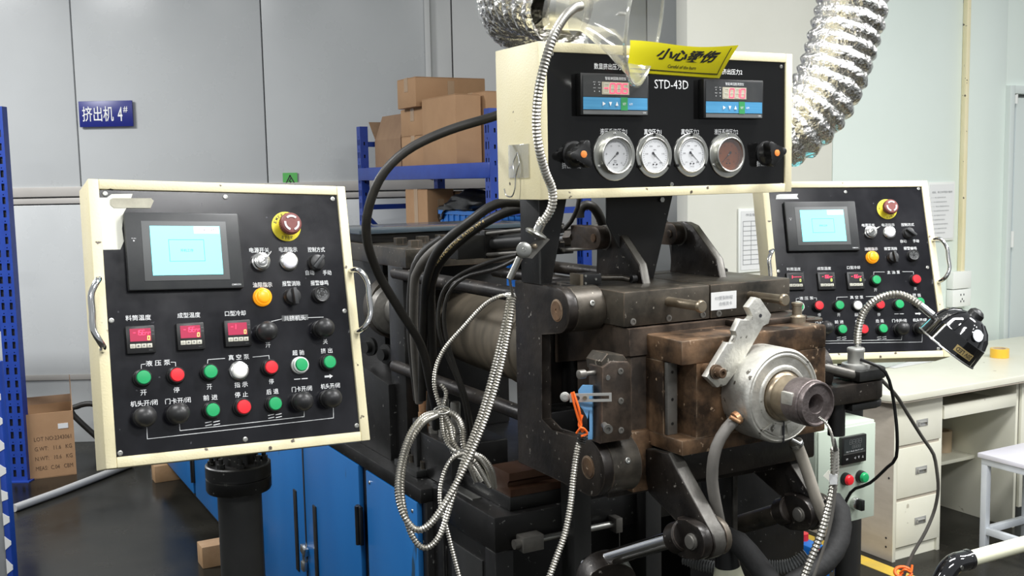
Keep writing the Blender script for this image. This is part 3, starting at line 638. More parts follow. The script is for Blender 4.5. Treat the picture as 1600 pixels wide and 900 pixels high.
def console(name_label, F, feats, side):
    """side of everything is taken from feats: lists of features in face-plate coordinates (x right, z up, -y towards the operator)"""
    t = thing('operator_console', name_label, 'control panel', F, (0, 0, -CH/2))
    hw, hh, b = CW/2, CH/2, .0175; d = .075
    bm = nb()
    outer = [(-hw, -hh), (hw, -hh), (hw, hh), (-hw, hh)]
    for a, c2 in (((-hw, -.004, -hh), (-hw+b, d, hh)), ((hw-b, -.004, -hh), (hw, d, hh)), ((-hw+b, -.004, hh-b), (hw-b, d, hh)), ((-hw+b, -.004, -hh), (hw-b, d, -hh+b))): box(bm, a, c2, .0018)
    box(bm, (-hw+.004, d-.003, -hh+.004), (hw-.004, d, hh-.004)); put('housing', bm, 'cream', t)
    p = put('face_plate', box(nb(), (-hw+b+.0005, 0, -hh+b+.0005), (hw-b-.0005, .003, hh-b-.0005)), 'plate', t)
    for c in feats['screws']: put('screw', lathe(nb(), [(0, .0048), (.0016, .0042), (.0019, .0022), (.0006, .002)], (c[0], 0, c[1]), (0, -1, 0), 14), 'steel', t)
    hmi(t, feats['hmi'], feats['time'])
    estop(t, feats['estop'], feats.get('turn', 0))
    for s, c, w, h in feats['text']: bm = nb(); text(bm, s, c, w, h, -.0006, bold=.00022); put('legend', bm, 'white', p, smooth=False)
    for L in feats['lines']: bm = nb(); line(bm, L, .0009, -.0006); put('printed_line', bm, 'white', p, smooth=False)
    bm = nb()
    for k, c in feats['marks']:
        if k == 'arrow': line(bm, [(c[0]-.007, c[1]), (c[0]+.001, c[1])], .0035, -.0006); poly(bm, [(c[0]+.001, c[1]+.004), (c[0]+.001, c[1]-.004), (c[0]+.0075, c[1])], -.0006)
        if k == 'dash': [line(bm, [(c[0]+o-.005, c[1]), (c[0]+o+.005, c[1])], .0016, -.0006) for o in (-.0065, .0075)]
        if k == 'eq': [line(bm, [(c[0]+o-.005, c[1]+q-.0006), (c[0]+o+.005, c[1]+q+.0006)], .0013, -.0006) for o in (-.0065, .0075) for q in (-.0025, .0025)]
    put('arrow_marks', bm, 'white', p, smooth=False)
    for c, m_, kw in feats['buttons']: button(t, c, m_, **kw)
    for c in feats['balls']: ball(t, c)
    for c, a in feats['selectors']: selector(t, c, a)
    for c, top, low, key in feats['ctrl']: controller(t, c, None, top, low, key)
    # key switch
    c = feats['key']; bm = nb(); lathe(bm, [(0, .0165), (.006, .0165), (.007, .0145), (.014, .0145), (.015, .012), (.0135, .0105), (.0135, .0085), (.0165, .0085), (.017, .007), (.0165, .003)], (c[0], 0, c[1]), (0, -1, 0), 32); o = put('key_switch', bm, 'nickel', t)
    bm = nb(); box(bm, (-.0009, -.034, -.003), (.0009, -.016, .003), .0003); box(bm, (-.0009, -.038, -.005), (.0009, -.024, .014), .0004)
    bmesh.ops.rotate(bm, cent=(0, 0, 0), matrix=Matrix.Rotation(R(feats.get('keya', 38)), 3, 'Y'), verts=bm.verts); bmesh.ops.translate(bm, vec=(c[0], 0, c[1]), verts=bm.verts); put('key', bm, 'nickel', o)
    # buzzer
    c = feats['buzzer']; bm = nb(); lathe(bm, [(0, .0155), (.004, .0155), (.005, .0145), (.012, .0145), (.0128, .0135), (.0118, .0115), (.0118, .003), (.0126, .0028)], (c[0], 0, c[1]), (0, -1, 0), 30); o = put('buzzer', bm, 'blacksoft', t)
    bm = nb()
    for k in range(6): disc(bm, c, .0105, -.0122, 5, a0=k*60+8, a1=k*60+46, r0=.0085); disc(bm, c, .0068, -.0122, 4, a0=k*60+20, a1=k*60+58, r0=.0045)
    put('sound_slots', bm, 'greybez2', o, smooth=False)
    # chrome handles
    for sx, (z1, z0) in feats['handles']:
        x = sx*(hw-.006); ox = sx*.018
        pts = [(x, -.004, z1), (x+ox*.15, -.026, z1-.002), (x+ox*.5, -.034, z1-.010), (x+ox, -.036, z1-.030), (x+ox, -.036, (z0+z1)/2), (x+ox, -.036, z0+.030), (x+ox*.5, -.034, z0+.010), (x+ox*.15, -.026, z0+.002), (x, -.004, z0)]
        put('handle', tube(nb(), pts, .0052, 14, .006), 'chrome', t)
    return t
k1 = .00112
def T1(s, c, px, h=.0095): return (s, c, px*k1, h)
A = dict(
    time='05:24:25 PM', turn=0,
    hmi=(-.1795, .1835, .0172, .0478), estop=(0.1088, 0.1628), key=(0.0535, 0.0963), buzzer=(0.1618, 0.0331),
    screws=[(-0.2055, 0.2172), (-0.0, 0.2163), (0.2057, 0.2172), (-0.2086, 0.0003), (0.2075, 0.0013), (-0.2086, -0.2185), (-0.0004, -0.217), (0.2093, -0.2129)],
    text=[T1('电源开关', (0.054, 0.1185), 33), T1('电源指示', (0.1085, 0.1194), 31), T1('控制方式', (0.1633, 0.1191), 30), T1('自动', (0.1464, 0.0756), 15), T1('手动', (0.1804, 0.075), 15),
          T1('油阻指示', (0.0544, 0.0548), 32), T1('报警消除', (0.1087, 0.0559), 31), T1('报警蜂鸣', (0.1633, 0.0559), 31), T1('料筒温度', (-0.1652, 0.0034), 37), T1('成型温度', (-0.0808, 0.0045), 35), T1('口型冷却', (0.0005, 0.0048), 33),
          T1('共挤机头', (0.1094, -0.0081), 37), T1('开', (0.0547, -0.0546), 8), T1('关', (0.1637, -0.0539), 8), T1('液 压 泵', (-0.1381, -0.0748), 36), T1('开', (-0.1653, -0.123), 9), T1('停', (-0.1112, -0.1223), 9),
          T1('真 空 泵', (0.0003, -0.0732), 33), T1('开', (-0.0553, -0.1215), 8), T1('指 示', (0.0002, -0.1217), 21), T1('停', (0.055, -0.12), 8), T1('超 驰', (0.1101, -0.0716), 20), T1('挤 出', (0.1645, -0.0711), 20),
          T1('机头开/闭', (-0.1655, -0.1405), 39), T1('门卡开/闭', (-0.1099, -0.1408), 38), T1('前 进', (-0.0549, -0.1398), 22), T1('停 止', (-0.0007, -0.1391), 21), T1('后 退', (0.0555, -0.1383), 20), T1('门卡开/闭', (0.1105, -0.1374), 34), T1('机头开/闭', (0.1654, -0.1362), 33)],
    lines=[[(-0.1665, -0.087), (-0.1658, -0.0757), (-0.159, -0.0756)], [(-0.1169, -0.075), (-0.1094, -0.0755), (-0.1097, -0.0864)], [(-0.0556, -0.0833), (-0.0543, -0.0744), (-0.0247, -0.074)], [(0.0255, -0.0747), (0.0548, -0.0736), (0.055, -0.0845)],
           [(0.0614, -0.0132), (0.0845, -0.0089)], [(0.1345, -0.0085), (0.1645, -0.0085)], [(-0.1635, -0.1726), (-0.1643, -0.2), (0.1657, -0.1948), (0.1672, -0.1739)], [(-0.1102, -0.1743), (-0.1104, -0.1915), (0.11, -0.1875), (0.1112, -0.1749)]],
    marks=[('dash', (0.11, -0.1194)), ('arrow', (0.1647, -0.1185)), ('eq', (-0.0552, -0.1842)), ('eq', (0.0557, -0.1815))],
    buttons=[((0.1071, 0.0967), 'lampw', dict(r=.0142, ring_m='nickel', ph=.010, dome=True)), ((0.0514, 0.032), 'orange', dict(r=.0138, ring_m='orange', ph=.012, dome=True)),
             ((-0.166, -0.0989), 'green', {}), ((-0.111, -0.0984), 'red', {}), ((-0.0545, -0.0968), 'green', {}), ((-0.002, -0.0977), 'lampw2', dict(r=.014, ring_m='nickel', ph=.010, dome=True)), ((0.0535, -0.096), 'red', {}),
             ((0.1096, -0.095), 'green', dict(ring_m='plasticw')), ((0.1638, -0.0937), 'green', {}), ((-0.0559, -0.1626), 'green', {}), ((-0.0018, -0.1617), 'red', dict(r=.0135)), ((0.0547, -0.1608), 'green', {})],
    balls=[(0.0494, -0.0324), (0.1571, -0.0314), (-0.1693, -0.164), (-0.115, -0.1636), (0.1035, -0.1611), (0.1583, -0.1598)],
    selectors=[((0.1592, 0.0935), 42), ((0.1069, 0.0312), -4)],
    ctrl=[((-0.165, -0.0347), '-15Err', '0', 'ledpink'), ((-0.0819, -0.0332), '-15Err', '0', 'ledpink'), ((0.0002, -0.0318), '-1    ', '0', 'ledpink')],
    handles=[(-1, (.068, -.048)), (1, (.077, -.040))])
ca = console('left operator console with cream frame, cyan touch screen and torn white sticker', PA, A, 1)
# sticker, masking tape and grey tape on the left face plate
bm = nb(); poly(bm, [(-0.2151, 0.2103), (-0.2028, 0.2106), (-0.1951, 0.2169), (-0.1605, 0.2183), (-0.1643, 0.2081), (-0.1703, 0.1967), (-0.1774, 0.1842), (-0.1818, 0.1563), (-0.18, 0.1352), (-0.1867, 0.1208), (-0.2149, 0.1204)][::-1], -.0007); put('torn_sticker', bm, 'papert', ca, smooth=False, label='torn white sticker in the corner of the black plate')
bm = nb(); poly(bm, [(-0.1978, 0.2073), (-0.1935, 0.2097), (-0.1301, 0.2111), (-0.126, 0.2066), (-0.1323, 0.1934), (-0.1925, 0.1929), (-0.1984, 0.1984)][::-1], -.0013); put('masking_tape', bm, 'mtape', ca, smooth=False)
bm = nb(); poly(bm, [(0.0851, -0.0025), (0.1351, -0.0026), (0.1348, -0.0121), (0.0847, -0.013)][::-1], -.0004); put('grey_tape', bm, 'greybez2', ca, smooth=False)
# pedestal of the left console (built upright in the console's frame at its underside)
IA = PA.inverted()
def upright_part(t, name, bm, m, F):
    bmesh.ops.transform(bm, matrix=F.inverted(), verts=bm.verts); return put(name, bm, m, t)
px_, py_ = (-0.524, 1.93, 1.122)[0], 1.95
z0 = (-0.518, 1.9, 1.127)[2]
upright_part(ca, 'pole', lathe(nb(), [(0, .10), (.008, .10), (.01, .041), (z0, .041)], (px_, py_, 0), (0, 0, 1), 32), 'darkg', PA)
bm = nb(); z0 = (-0.518, 1.9, 1.127)[2]
lathe(bm, [(z0-.004, .0585), (z0, .0605), (z0+.021, .0605), (z0+.0215, .0585), (z0+.0245, .0585), (z0+.025, .0605), (z0+.046, .0605), (z0+.048, .058), (z0+.048, .033), (z0+.075, .028), (z0+.14, .026), (z0+.26, .026)], (px_, py_, 0), (0, 0, 1), 40); upright_part(ca, 'flange', bm, 'darkm', PA)
for k in range(8):
    a = R(k*45+20); bm = nb(); hexh(bm, (px_+.048*math.cos(a), py_+.048*math.sin(a), z0+.048), (px_+.048*math.cos(a), py_+.048*math.sin(a), z0+.056), .0075); cyl(bm, (px_+.048*math.cos(a), py_+.048*math.sin(a), z0+.05), (px_+.048*math.cos(a), py_+.048*math.sin(a), z0+.066), .0042, n=10); upright_part(ca, 'flange_bolt', bm, 'darkm', PA)
upright_part(ca, 'mount_bracket', box(nb(), (px_-.05, py_-.03, z0+.12), (px_+.05, py_+.06, z0+.30), .004), 'darkm', PA)

def T2(s, c, px, h=.0088): return (s, c, px*.00172, h)
import copy
B = copy.deepcopy(A)
B.update(time='05:24:25 PM', turn=-118, keya=62, estop=(0.1089, 0.1628), key=(0.0536, 0.0983), buzzer=(0.1635, 0.0326),
    text=[T2('电源开关', (0.0515, 0.1189), 21), T2('电源指示', (0.1072, 0.119), 21), T2('控制方式', (0.1621, 0.1192), 21), T2('自动', (0.1447, 0.0733), 10), T2('手动', (0.1798, 0.0736), 10),
          T2('油阻指示', (0.0519, 0.0534), 21), T2('报警消除', (0.1063, 0.0535), 21), T2('报警蜂鸣', (0.161, 0.0535), 21), T2('料筒温度', (-0.1671, 0.002), 22), T2('成型温度', (-0.0839, 0.0023), 22), T2('口型冷却', (-0.0027, 0.0035), 21),
          T2('主 油 泵', (0.1064, -0.0114), 21), T2('开', (0.0511, -0.0582), 5), T2('关', (0.1613, -0.0569), 5), T2('液 压 泵', (-0.1403, -0.0768), 22), T2('开', (-0.1676, -0.1223), 5), T2('停', (-0.1103, -0.1219), 5),
          T2('真 空 泵', (-0.0031, -0.077), 21), T2('开', (-0.0573, -0.123), 5), T2('指 示', (-0.0023, -0.1234), 14), T2('停', (0.052, -0.1245), 5), T2('超 驰', (0.1128, -0.075), 14), T2('挤 出', (0.1627, -0.0743), 13),
          T2('机头开/闭', (-0.1562, -0.1463), 23), T2('门卡开/闭', (-0.104, -0.1441), 22), T2('前 进', (-0.0585, -0.1417), 14), T2('停 止', (-0.0027, -0.1421), 14), T2('后 退', (0.0526, -0.1417), 13), T2('门卡开/闭', (0.1063, -0.142), 23), T2('机头开/闭', (0.1629, -0.1416), 22)],
    lines=[[(-0.1693, -0.0882), (-0.1682, -0.0771), (-0.1611, -0.0764)], [(-0.1211, -0.0764), (-0.1133, -0.0765), (-0.1134, -0.0859)], [(-0.0593, -0.0853), (-0.0574, -0.0759), (-0.0284, -0.0757)], [(0.0226, -0.0758), (0.0543, -0.0756), (0.0538, -0.0876)],
           [(0.0503, -0.02), (0.0515, -0.0096), (0.0817, -0.0101)], [(0.1315, -0.0101), (0.1619, -0.0107), (0.1615, -0.0203)], [(-0.167, -0.168), (-0.1691, -0.1966), (0.1615, -0.2005), (0.1656, -0.1759)], [(-0.1115, -0.166), (-0.1134, -0.1912), (0.1061, -0.1932), (0.1101, -0.1746)]],
    marks=[('dash', (0.1076, -0.124)), ('arrow', (0.1616, -0.1243)), ('eq', (-0.0572, -0.185)), ('eq', (0.0524, -0.1868))],
    buttons=[((0.107, 0.0973), 'lampw', dict(r=.0142, ring_m='nickel', ph=.010, dome=True)), ((0.0508, 0.0299), 'orange', dict(r=.0138, ring_m='orange', ph=.012, dome=True)),
             ((0.0512, -0.0336), 'green', {}), ((0.162, -0.0339), 'red', {}),
             ((-0.1665, -0.1005), 'green', dict(ring_m='plasticw')), ((-0.1127, -0.0991), 'red', {}), ((-0.0572, -0.0994), 'green', {}), ((-0.0058, -0.1005), 'lampw2', dict(r=.0125, ring_m='black', ph=.010, dome=True)), ((0.0539, -0.1), 'red', {}),
             ((0.1066, -0.1002), 'green', {}), ((0.1638, -0.0954), 'green', {}), ((-0.0564, -0.1631), 'green', {}), ((0.0016, -0.1644), 'red', {}), ((0.0541, -0.164), 'green', {})],
    balls=[(-0.1558, -0.1635), (-0.1023, -0.1597), (0.1028, -0.1661), (0.1553, -0.1657)],
    selectors=[((0.1594, 0.0946), -52), ((0.1074, 0.0285), -6)],
    ctrl=[((-0.1678, -0.0326), '1-----', '0', 'black'), ((-0.0832, -0.0333), '-15Err', '0', 'black'), ((-0.0034, -0.0339), '-15Err', '0', 'black')],
    screws=[(0.2057, 0.2196), (-0.0013, 0.2124), (-0.2094, -0.0033), (0.2027, 0.0), (0.2041, -0.2194), (-0.0168, -0.2189), (-0.2153, -0.2205)],
    handles=[(-1, (.05, -.066)), (1, (.075, -.040))])
cb = console('right operator console behind the machine, cream frame with chrome handles', PB, B, -1)
bm = nb(); poly(bm, [(-0.1944, 0.2052), (-0.1853, 0.2078), (-0.1339, 0.2082), (-0.1381, 0.2011), (-0.1336, 0.1939), (-0.1973, 0.1937)][::-1], -.0009); put('paper_strip', bm, 'paper', cb, smooth=False, label='torn pale paper strip above the screen')
qx, qy = .925, 2.86
upright_part(cb, 'pole', lathe(nb(), [(0, .1), (.008, .1), (.01, .035), (1.20, .035)], (qx, qy, 0), (0, 0, 1), 28), 'darkg', PB)
upright_part(cb, 'flange', lathe(nb(), [(1.10, .058), (1.15, .058), (1.152, .03), (1.3, .03)], (qx, qy, 0), (0, 0, 1), 28), 'darkm', PB)

# ================================================================ gauge box above the machine
GW, GH, GD = .63, .293, .165
gt = thing('gauge_box', 'cream instrument box with two red digit meters and four round gauges above the machine', 'control panel', PG, (0, 0, -GH/2))
bm = nb(); hw, hh, b = GW/2, GH/2, .0185
for a, c in (((-hw, -.003, -hh), (-hw+b, GD, hh)), ((hw-b, -.003, -hh), (hw, GD, hh)), ((-hw+b, -.003, hh-b), (hw-b, GD, hh)), ((-hw+b, -.003, -hh), (hw-b, GD, -hh+b)), ((-hw+.002, GD-.004, -hh+.002), (hw-.002, GD, hh-.002))): box(bm, a, c, .0016)
put('housing', bm, 'cream', gt)
gp = put('face_plate', box(nb(), (-hw+b, .001, -hh+b), (hw-b, .004, hh-b)), 'plate2', gt)
for c in ((-0.2941, -0.1213), (0.2884, -0.1311), (0.2853, 0.1196), (-0.2838, 0.1249), (-0.0051, -0.1237)): put('screw', lathe(nb(), [(0, .0045), (.0016, .004), (.0018, .002), (.0006, .0018)], (c[0], .001, c[1]), (0, -1, 0), 12), 'steel', gt)
def meter(c, digits, w=.158, h=.079, out=.016):
    x0, x1, z0, z1 = c[0]-w/2, c[0]+w/2, c[1]-h/2, c[1]+h/2
    o = put('pressure_meter', box(nb(), (x0, -out, z0), (x1, .001, z1), .0015), 'black', gt); y = -out
    put('display_window', box(nb(), (x0+.005, y-.0008, z0+.035), (x1-.004, y, z1-.004)), 'greybez', o)
    put('led_field', box(nb(), (x0+w*.30, y-.0014, z0+h*.50), (x0+w*.70, y-.0006, z0+h*.80)), 'ledoff', o)
    on, off = nb(), nb(); seg7(on, off, digits, x0+w*.5, z0+h*.65, w*.37, h*.225, y-.0018, .0018); put('lit_digits', on, 'led', o, smooth=False); put('unlit_segments', off, 'keyw', o, smooth=False)
    put('blue_strip', box(nb(), (x0+.005, y-.001, z0+.011), (x1-.004, y, z0+.034)), 'meterb', o)
    put('green_key', box(nb(), (x0+w*.575, y-.0016, z0+.010), (x0+w*.675, y-.0005, z0+.0345)), 'meterg', o)
    put('grey_strip', box(nb(), (x0+.005, y-.0008, z0+.002), (x1-.004, y, z0+.0095)), 'greybez2', o)
    bm = nb(); zz = z0+.022; yy = y-.002
    poly(bm, [(x0+w*.325-.003, zz+.004), (x0+w*.325-.003, zz-.004), (x0+w*.325+.004, zz)], yy); poly(bm, [(x0+w*.42-.0035, zz+.0035), (x0+w*.42+.0035, zz+.0035), (x0+w*.42, zz-.0045)], yy); poly(bm, [(x0+w*.515-.0035, zz-.0035), (x0+w*.515+.0035, zz-.0035), (x0+w*.515, zz+.0045)], yy)
    text(bm, 'SET', (x0+w*.625, zz), .008, .0045, yy); text(bm, 'A/M', (x0+w*.72, zz), .008, .0045, yy)
    text(bm, '智能单回路测控仪', (x0+w*.50, z0+h*.885), w*.31, .006, yy); text(bm, 'CH6', (x1-.012, z0+.006), .007, .003, yy)
    for i in (0, 1):
        for q, s in ((0, 'AL%d' % (i+1)), (1, 'OU%d' % (i+1))): text(bm, s, (x0+w*(.19+.07*i), z0+h*(.79-.14*q*1.0)), .006, .002, yy); disc(bm, (x0+w*(.19+.07*i), z0+h*(.73-.16*q)), .001, yy, 8)
    put('meter_lettering', bm, 'white', o, smooth=False)
meter((-0.1521, 0.0507), '-006'); meter((0.1425, 0.0474), ' 010')
def gauge(c, kind, r=.0465):
    d = (0, -1, 0); p = (c[0], .001, c[1])
    deep = .014 if kind in 'ad' else .006
    rb = .036
    bm = nb(); lathe(bm, [(0, r), (.0025, r), (.0035, r-.001), (.0035, rb+.001), (deep, rb), (deep+.001, rb-.0015), (deep, rb-.0035), (.003, rb-.004)], p, d, 48); o = put('pressure_gauge', bm, 'gaugeb', gt)
    yd = -.0035; bm = nb(); lathe(bm, [(.002, rb-.004), (.0042, rb-.004)], p, d, 40); put('dial', bm, 'dialb' if kind == 'd' else 'dial', o)
    mk = nb(); rt = rb-.007; y = yd-.0005+.0008
    y = -.0040
    a0, a1 = (225, -45)
    for i in range(31):
        a = a0+(a1-a0)*i/30; L = .004 if i % 5 == 0 else .0022; ca_, sa_ = math.cos(R(a)), math.sin(R(a))
        line(mk, [(c[0]+rt*ca_, c[1]+rt*sa_), (c[0]+(rt-L)*ca_, c[1]+(rt-L)*sa_)], .0005, y)
    if kind != 'b':
        disc(mk, c, rt, y, 30, a0=-45, a1=225, r0=rt-.0005)
    for i in range(0, 6):
        a = a0+(a1-a0)*(i+.0)/5; s = ('0', '5', '10', '15', '20', '25')[i] if kind in 'ad' else ('-0.1', '0.08', '0.06', '0.04', '0.02', '0')[i]
        text(mk, s, (c[0]+(rt-.0085)*math.cos(R(a)), c[1]+(rt-.0085)*math.sin(R(a))), .0035 if kind in 'ad' else .0065, .0028, y)
    text(mk, 'MPa', (c[0], c[1]-.010 if kind in 'ad' else c[1]+.011), .007, .0026, y); text(mk, '精度', (c[0], c[1]-.0135), .006, .002, y); text(mk, '●  ●', (c[0], c[1]-.0175), .012, .003, y); text(mk, 'YN-60', (c[0], c[1]-.0235), .010, .002, y)
    put('scale', mk, 'ink', o, smooth=False)
    bm = nb(); a = 222 if kind in 'ad' else -42; ca_, sa_ = math.cos(R(a)), math.sin(R(a)); n = Vector((-sa_, ca_))
    tip = (c[0]+rt*.85*ca_, c[1]+rt*.85*sa_); tl = (c[0]-.0075*ca_, c[1]-.0075*sa_); tl2 = (c[0]-.010*ca_, c[1]-.010*sa_)
    poly(bm, [(tip[0]+n.x*.0003, tip[1]+n.y*.0003), (c[0]+n.x*.0009, c[1]+n.y*.0009), (c[0]-n.x*.0009, c[1]-n.y*.0009), (tip[0]-n.x*.0003, tip[1]-n.y*.0003)], -.0050)
    poly(bm, [(c[0]+n.x*.0006, c[1]+n.y*.0006), (tl[0]+n.x*.003, tl[1]+n.y*.003), (tl2[0], tl2[1]), (tl[0]-n.x*.003, tl[1]-n.y*.003), (c[0]-n.x*.0006, c[1]-n.y*.0006)], -.0050)
    put('needle', bm, 'ink', o, smooth=False)
    put('needle_hub', lathe(nb(), [(.0035, .0018), (.0068, .0018), (.007, .001)], p, d, 12), 'nickel', o)
    for a in (90, 210, 330): put('ring_screw', lathe(nb(), [(.003, .0034), (.0055, .003), (.006, .0012)], (c[0]+.0415*math.cos(R(a)), .001, c[1]+.0415*math.sin(R(a))), d, 12), 'black' if kind in 'bc' else 'nickel', o)
    put('gauge_glass', lathe(nb(), [(deep-.002, rb-.0038), (deep-.0015, rb-.0038)], p, d, 36), 'glass', o)
gauge((-0.1455, -0.0649), 'a', .0490); gauge((-0.0501, -0.0656), 'b', .0440); gauge((0.0431, -0.065), 'c', .0440); gauge((0.1377, -0.0657), 'd', .0470)
def star_knob(c, rot):
    """black three-lobed speed knob with orange centre dot"""
    bm = nb(); lathe(bm, [(0, .026), (.003, .026), (.004, .022), (.014, .018)], (c[0], .001, c[1]), (0, -1, 0), 28); o = put('speed_knob', bm, 'black', gt)
    pts = []
    for i in range(48):
        a = i*7.5; rr_ = .0165+.0125*max(0, math.cos(R(3*(a-rot))))**.8; pts.append((c[0]+rr_*math.cos(R(a)), c[1]+rr_*math.sin(R(a))))
    bm = nb(); prism(bm, pts, 1, -.034, -.013, .0025); put('star_grip', bm, 'black', o)
    put('orange_dot', lathe(nb(), [(.033, .0068), (.0352, .0068), (.0355, .006)], (c[0], 0, c[1]), (0, -1, 0), 24), 'odot', o)
star_knob((-0.2377, -0.0627), 185); star_knob((0.2435, -0.0635), 250)
kk = .00128
for s, c, w in (('数显挤出压力1', (-0.1561, 0.1054), 52), ('数显挤出压力2', (0.1391, 0.1045), 55), ('液压系统压力1', (-0.1457, -0.0185), 49), ('真空压力1', (-0.0521, -0.0189), 33), ('真空压力2', (0.0416, -0.0186), 32), ('液压系统压力2', (0.1359, -0.0183), 44), ('挤出速度', (-0.2436, -0.0829), 33), ('挤出速度', (0.241, -0.0848), 31)):
    bm = nb(); text(bm, s, c, w*kk*(1 if c[0] < 0 else 1.12), .0115, .0003, bold=.0002); put('legend', bm, 'white', gp, smooth=False)
bm = nb(); text(bm, 'STD-43D', (-0.0049, 0.075), .084, .0175, .0003); put('legend', bm, 'white', gp, smooth=False)
# adhesive hook on the side of the box
t = thing('wall_hook', 'clear adhesive pad with wire hook on the left side of the gauge box', 'hook', PG, (-hw, .05, -.09))
put('pad', box(nb(), (-hw-.003, .035, -.105), (-hw, .115, -.040), .001), 'clearp', t)
bm = nb(); cx = .075
tube(bm, [(-hw-.004, cx, -.055), (-hw-.007, cx-.012, -.075), (-hw-.009, cx-.006, -.09), (-hw-.009, cx, -.105), (-hw-.010, cx+.002, -.125), (-hw-.012, cx+.012, -.140), (-hw-.014, cx+.03, -.138), (-hw-.014, cx+.038, -.125)], .0014, 8, .003); tube(bm, [(-hw-.004, cx, -.055), (-hw-.007, cx+.012, -.075), (-hw-.009, cx+.006, -.09), (-hw-.009, cx, -.105)], .0014, 8, .003); put('wire', bm, 'nickel', t)
# yellow warning sheet taped over the top edge
t = thing('warning_sign', 'curled yellow paper sign with black characters taped to the top of the gauge box', 'sign', PG, (.03, -.01, .1))
s0, s1, zt0 = (-0.1193, 0.0973)[0], (0.112, 0.0941)[0], (-0.0033, 0.1506)[1]; zb0 = (-0.0035, 0.0958)[1]
def sy(f, g):  # f across 0..1, g up 0..1
    return Vector((s0+(s1-s0)*f+.020*max(0, g-.2)**2*(f**3)+.012*f**6*0, -.006-.014*math.sin(g*1.6)*1-.03*f**5*g-.012*math.sin(f*3.1)*g, zb0+(zt0-zb0)*g-.006*f*(1-g)+.004*math.cos(f*5)*g))
bm = nb(); N_, M_ = 30, 12
gv = [[bm.verts.new(sy(i/N_, j/M_)) for j in range(M_+1)] for i in range(N_+1)]
for i in range(N_):
    for j in range(M_): bm.faces.new((gv[i][j], gv[i+1][j], gv[i+1][j+1], gv[i][j+1]))
put('sheet', bm, 'ysign', t)
bm = nb(); ws, hs_ = (s1-s0), (zt0-zb0)
def mapS(X, Z): return sy(X, Z)+Vector((0, -.0012, 0))
def onsheet(s, cx, cz, w, h, sh=0, bold=0):
    vs, fs = glyphs(s, .035 if bold else .01)
    x0, x1 = min(v[0] for v in vs), max(v[0] for v in vs); z0, z1 = min(v[1] for v in vs), max(v[1] for v in vs)
    for ox in (0,):
        for oz in (0,):
            nv = [bm.verts.new(mapS(cx+((a-x0)/(x1-x0)-.5)*w+ox+sh*((b_-z0)/(z1-z0)-.5), cz+((b_-z0)/(z1-z0)-.5)*h+oz)) for a, b_ in vs]
            for f in fs:
                try: bm.faces.new([nv[i] for i in f])
                except ValueError: pass
onsheet('小心烫伤', .57, .66, .60, .40, .05, 1); onsheet('Careful of the burn', .55, .28, .30, .11, 0, 0)
def edge(pts, w=.012):
    for (a, b_), (c, d_) in zip(pts, pts[1:]):
        n = 14
        for i in range(n):
            f0, f1 = i/n, (i+1)/n; p, q = (a+(c-a)*f0, b_+(d_-b_)*f0), (a+(c-a)*f1, b_+(d_-b_)*f1)
            ww = (0, .03) if abs(c-a) > abs(d_-b_) else (w*.6, 0)
            bm.faces.new([bm.verts.new(mapS(*k)) for k in (p, q, (q[0]+ww[0], q[1]+ww[1]), (p[0]+ww[0], p[1]+ww[1]))])
edge([(.03, .10), (.95, .10)]); edge([(.95, .10), (.95, .93)])
put('sign_lettering', bm, 'ink', t, smooth=False)

# ================================================================ machine base cabinet
VB = 1.09
bc = thing('machine_base', 'long blue and black machine base cabinet under the extruder', 'cabinet', M, (1.35, 4.2, 0))
put('frame', box(nb(), (VB+.012, 2.50, .10), (1.72, 6.4, .85), .004), 'darkm', bc)
put('top_rail', box(nb(), (VB-.004, 2.50, .845), (1.74, 6.4, .885), .004), 'darkm', bc)
us = [2.527, 2.902, 2.951, 3.50, 4.10, 4.16, 4.75, 5.35, 5.41, 6.3]
def doorpanel(u0, u1, hinge=None, handle=None, z0=.13, z1=.842, screws=False, name='door'):
    o = put(name, box(nb(), (VB-.004, u0, z0), (VB+.012, u1, z1), .0025), 'blue', bc)
    if handle is not None:
        bm = nb(); box(bm, (VB-.009, handle-.016, .30), (VB-.003, handle+.016, .60), .002); h_ = put('recessed_handle', bm, 'black', o)
    if hinge is not None:
        for z in ((.60, .72), (.2, .32)): bm = nb(); box(bm, (VB-.014, hinge-.018, z[0]), (VB-.003, hinge+.018, z[1]), .002); cyl(bm, (VB-.016, hinge, z[0]), (VB-.016, hinge, z[1]), .007, n=10); put('hinge', bm, 'black', o)
    if screws:
        bm = nb()
        for u in (u0+.03, u1-.03): lathe(bm, [(0, .006), (.002, .005), (.003, .002)], (VB-.004, u, z1-.03), (-1, 0, 0), 10)
        put('panel_screw', bm, 'nickel', o)
    return o
doorpanel(2.527, 2.902, screws=True, name='side_panel')
doorpanel(2.965, 3.515, hinge=2.955, handle=3.40)
d2 = doorpanel(3.525, 4.12, handle=3.62, hinge=4.13)
doorpanel(4.17, 4.74, hinge=4.16); doorpanel(4.75, 5.33, hinge=5.34); doorpanel(5.38, 6.3)
put('divider', box(nb(), (VB-.006, 3.506, .13), (VB+.01, 3.52, .842), .002), 'black', bc)
bm = nb(); box(bm, (VB-.022, 3.49, .395), (VB-.004, 3.535, .425), .003); bmesh.ops.rotate(bm, cent=(VB, 3.51, .41), matrix=Matrix.Rotation(R(12), 3, 'X'), verts=bm.verts); hs = put('hasp', bm, 'nickel', bc)
bm = nb(); box(bm, (VB-.024, 3.50, .335), (VB-.006, 3.53, .37), .004); tube(bm, [(VB-.015, 3.505, .368), (VB-.015, 3.506, .395), (VB-.015, 3.524, .395), (VB-.015, 3.525, .368)], .0028, 8, smooth=False); put('padlock', bm, 'steel', bc)
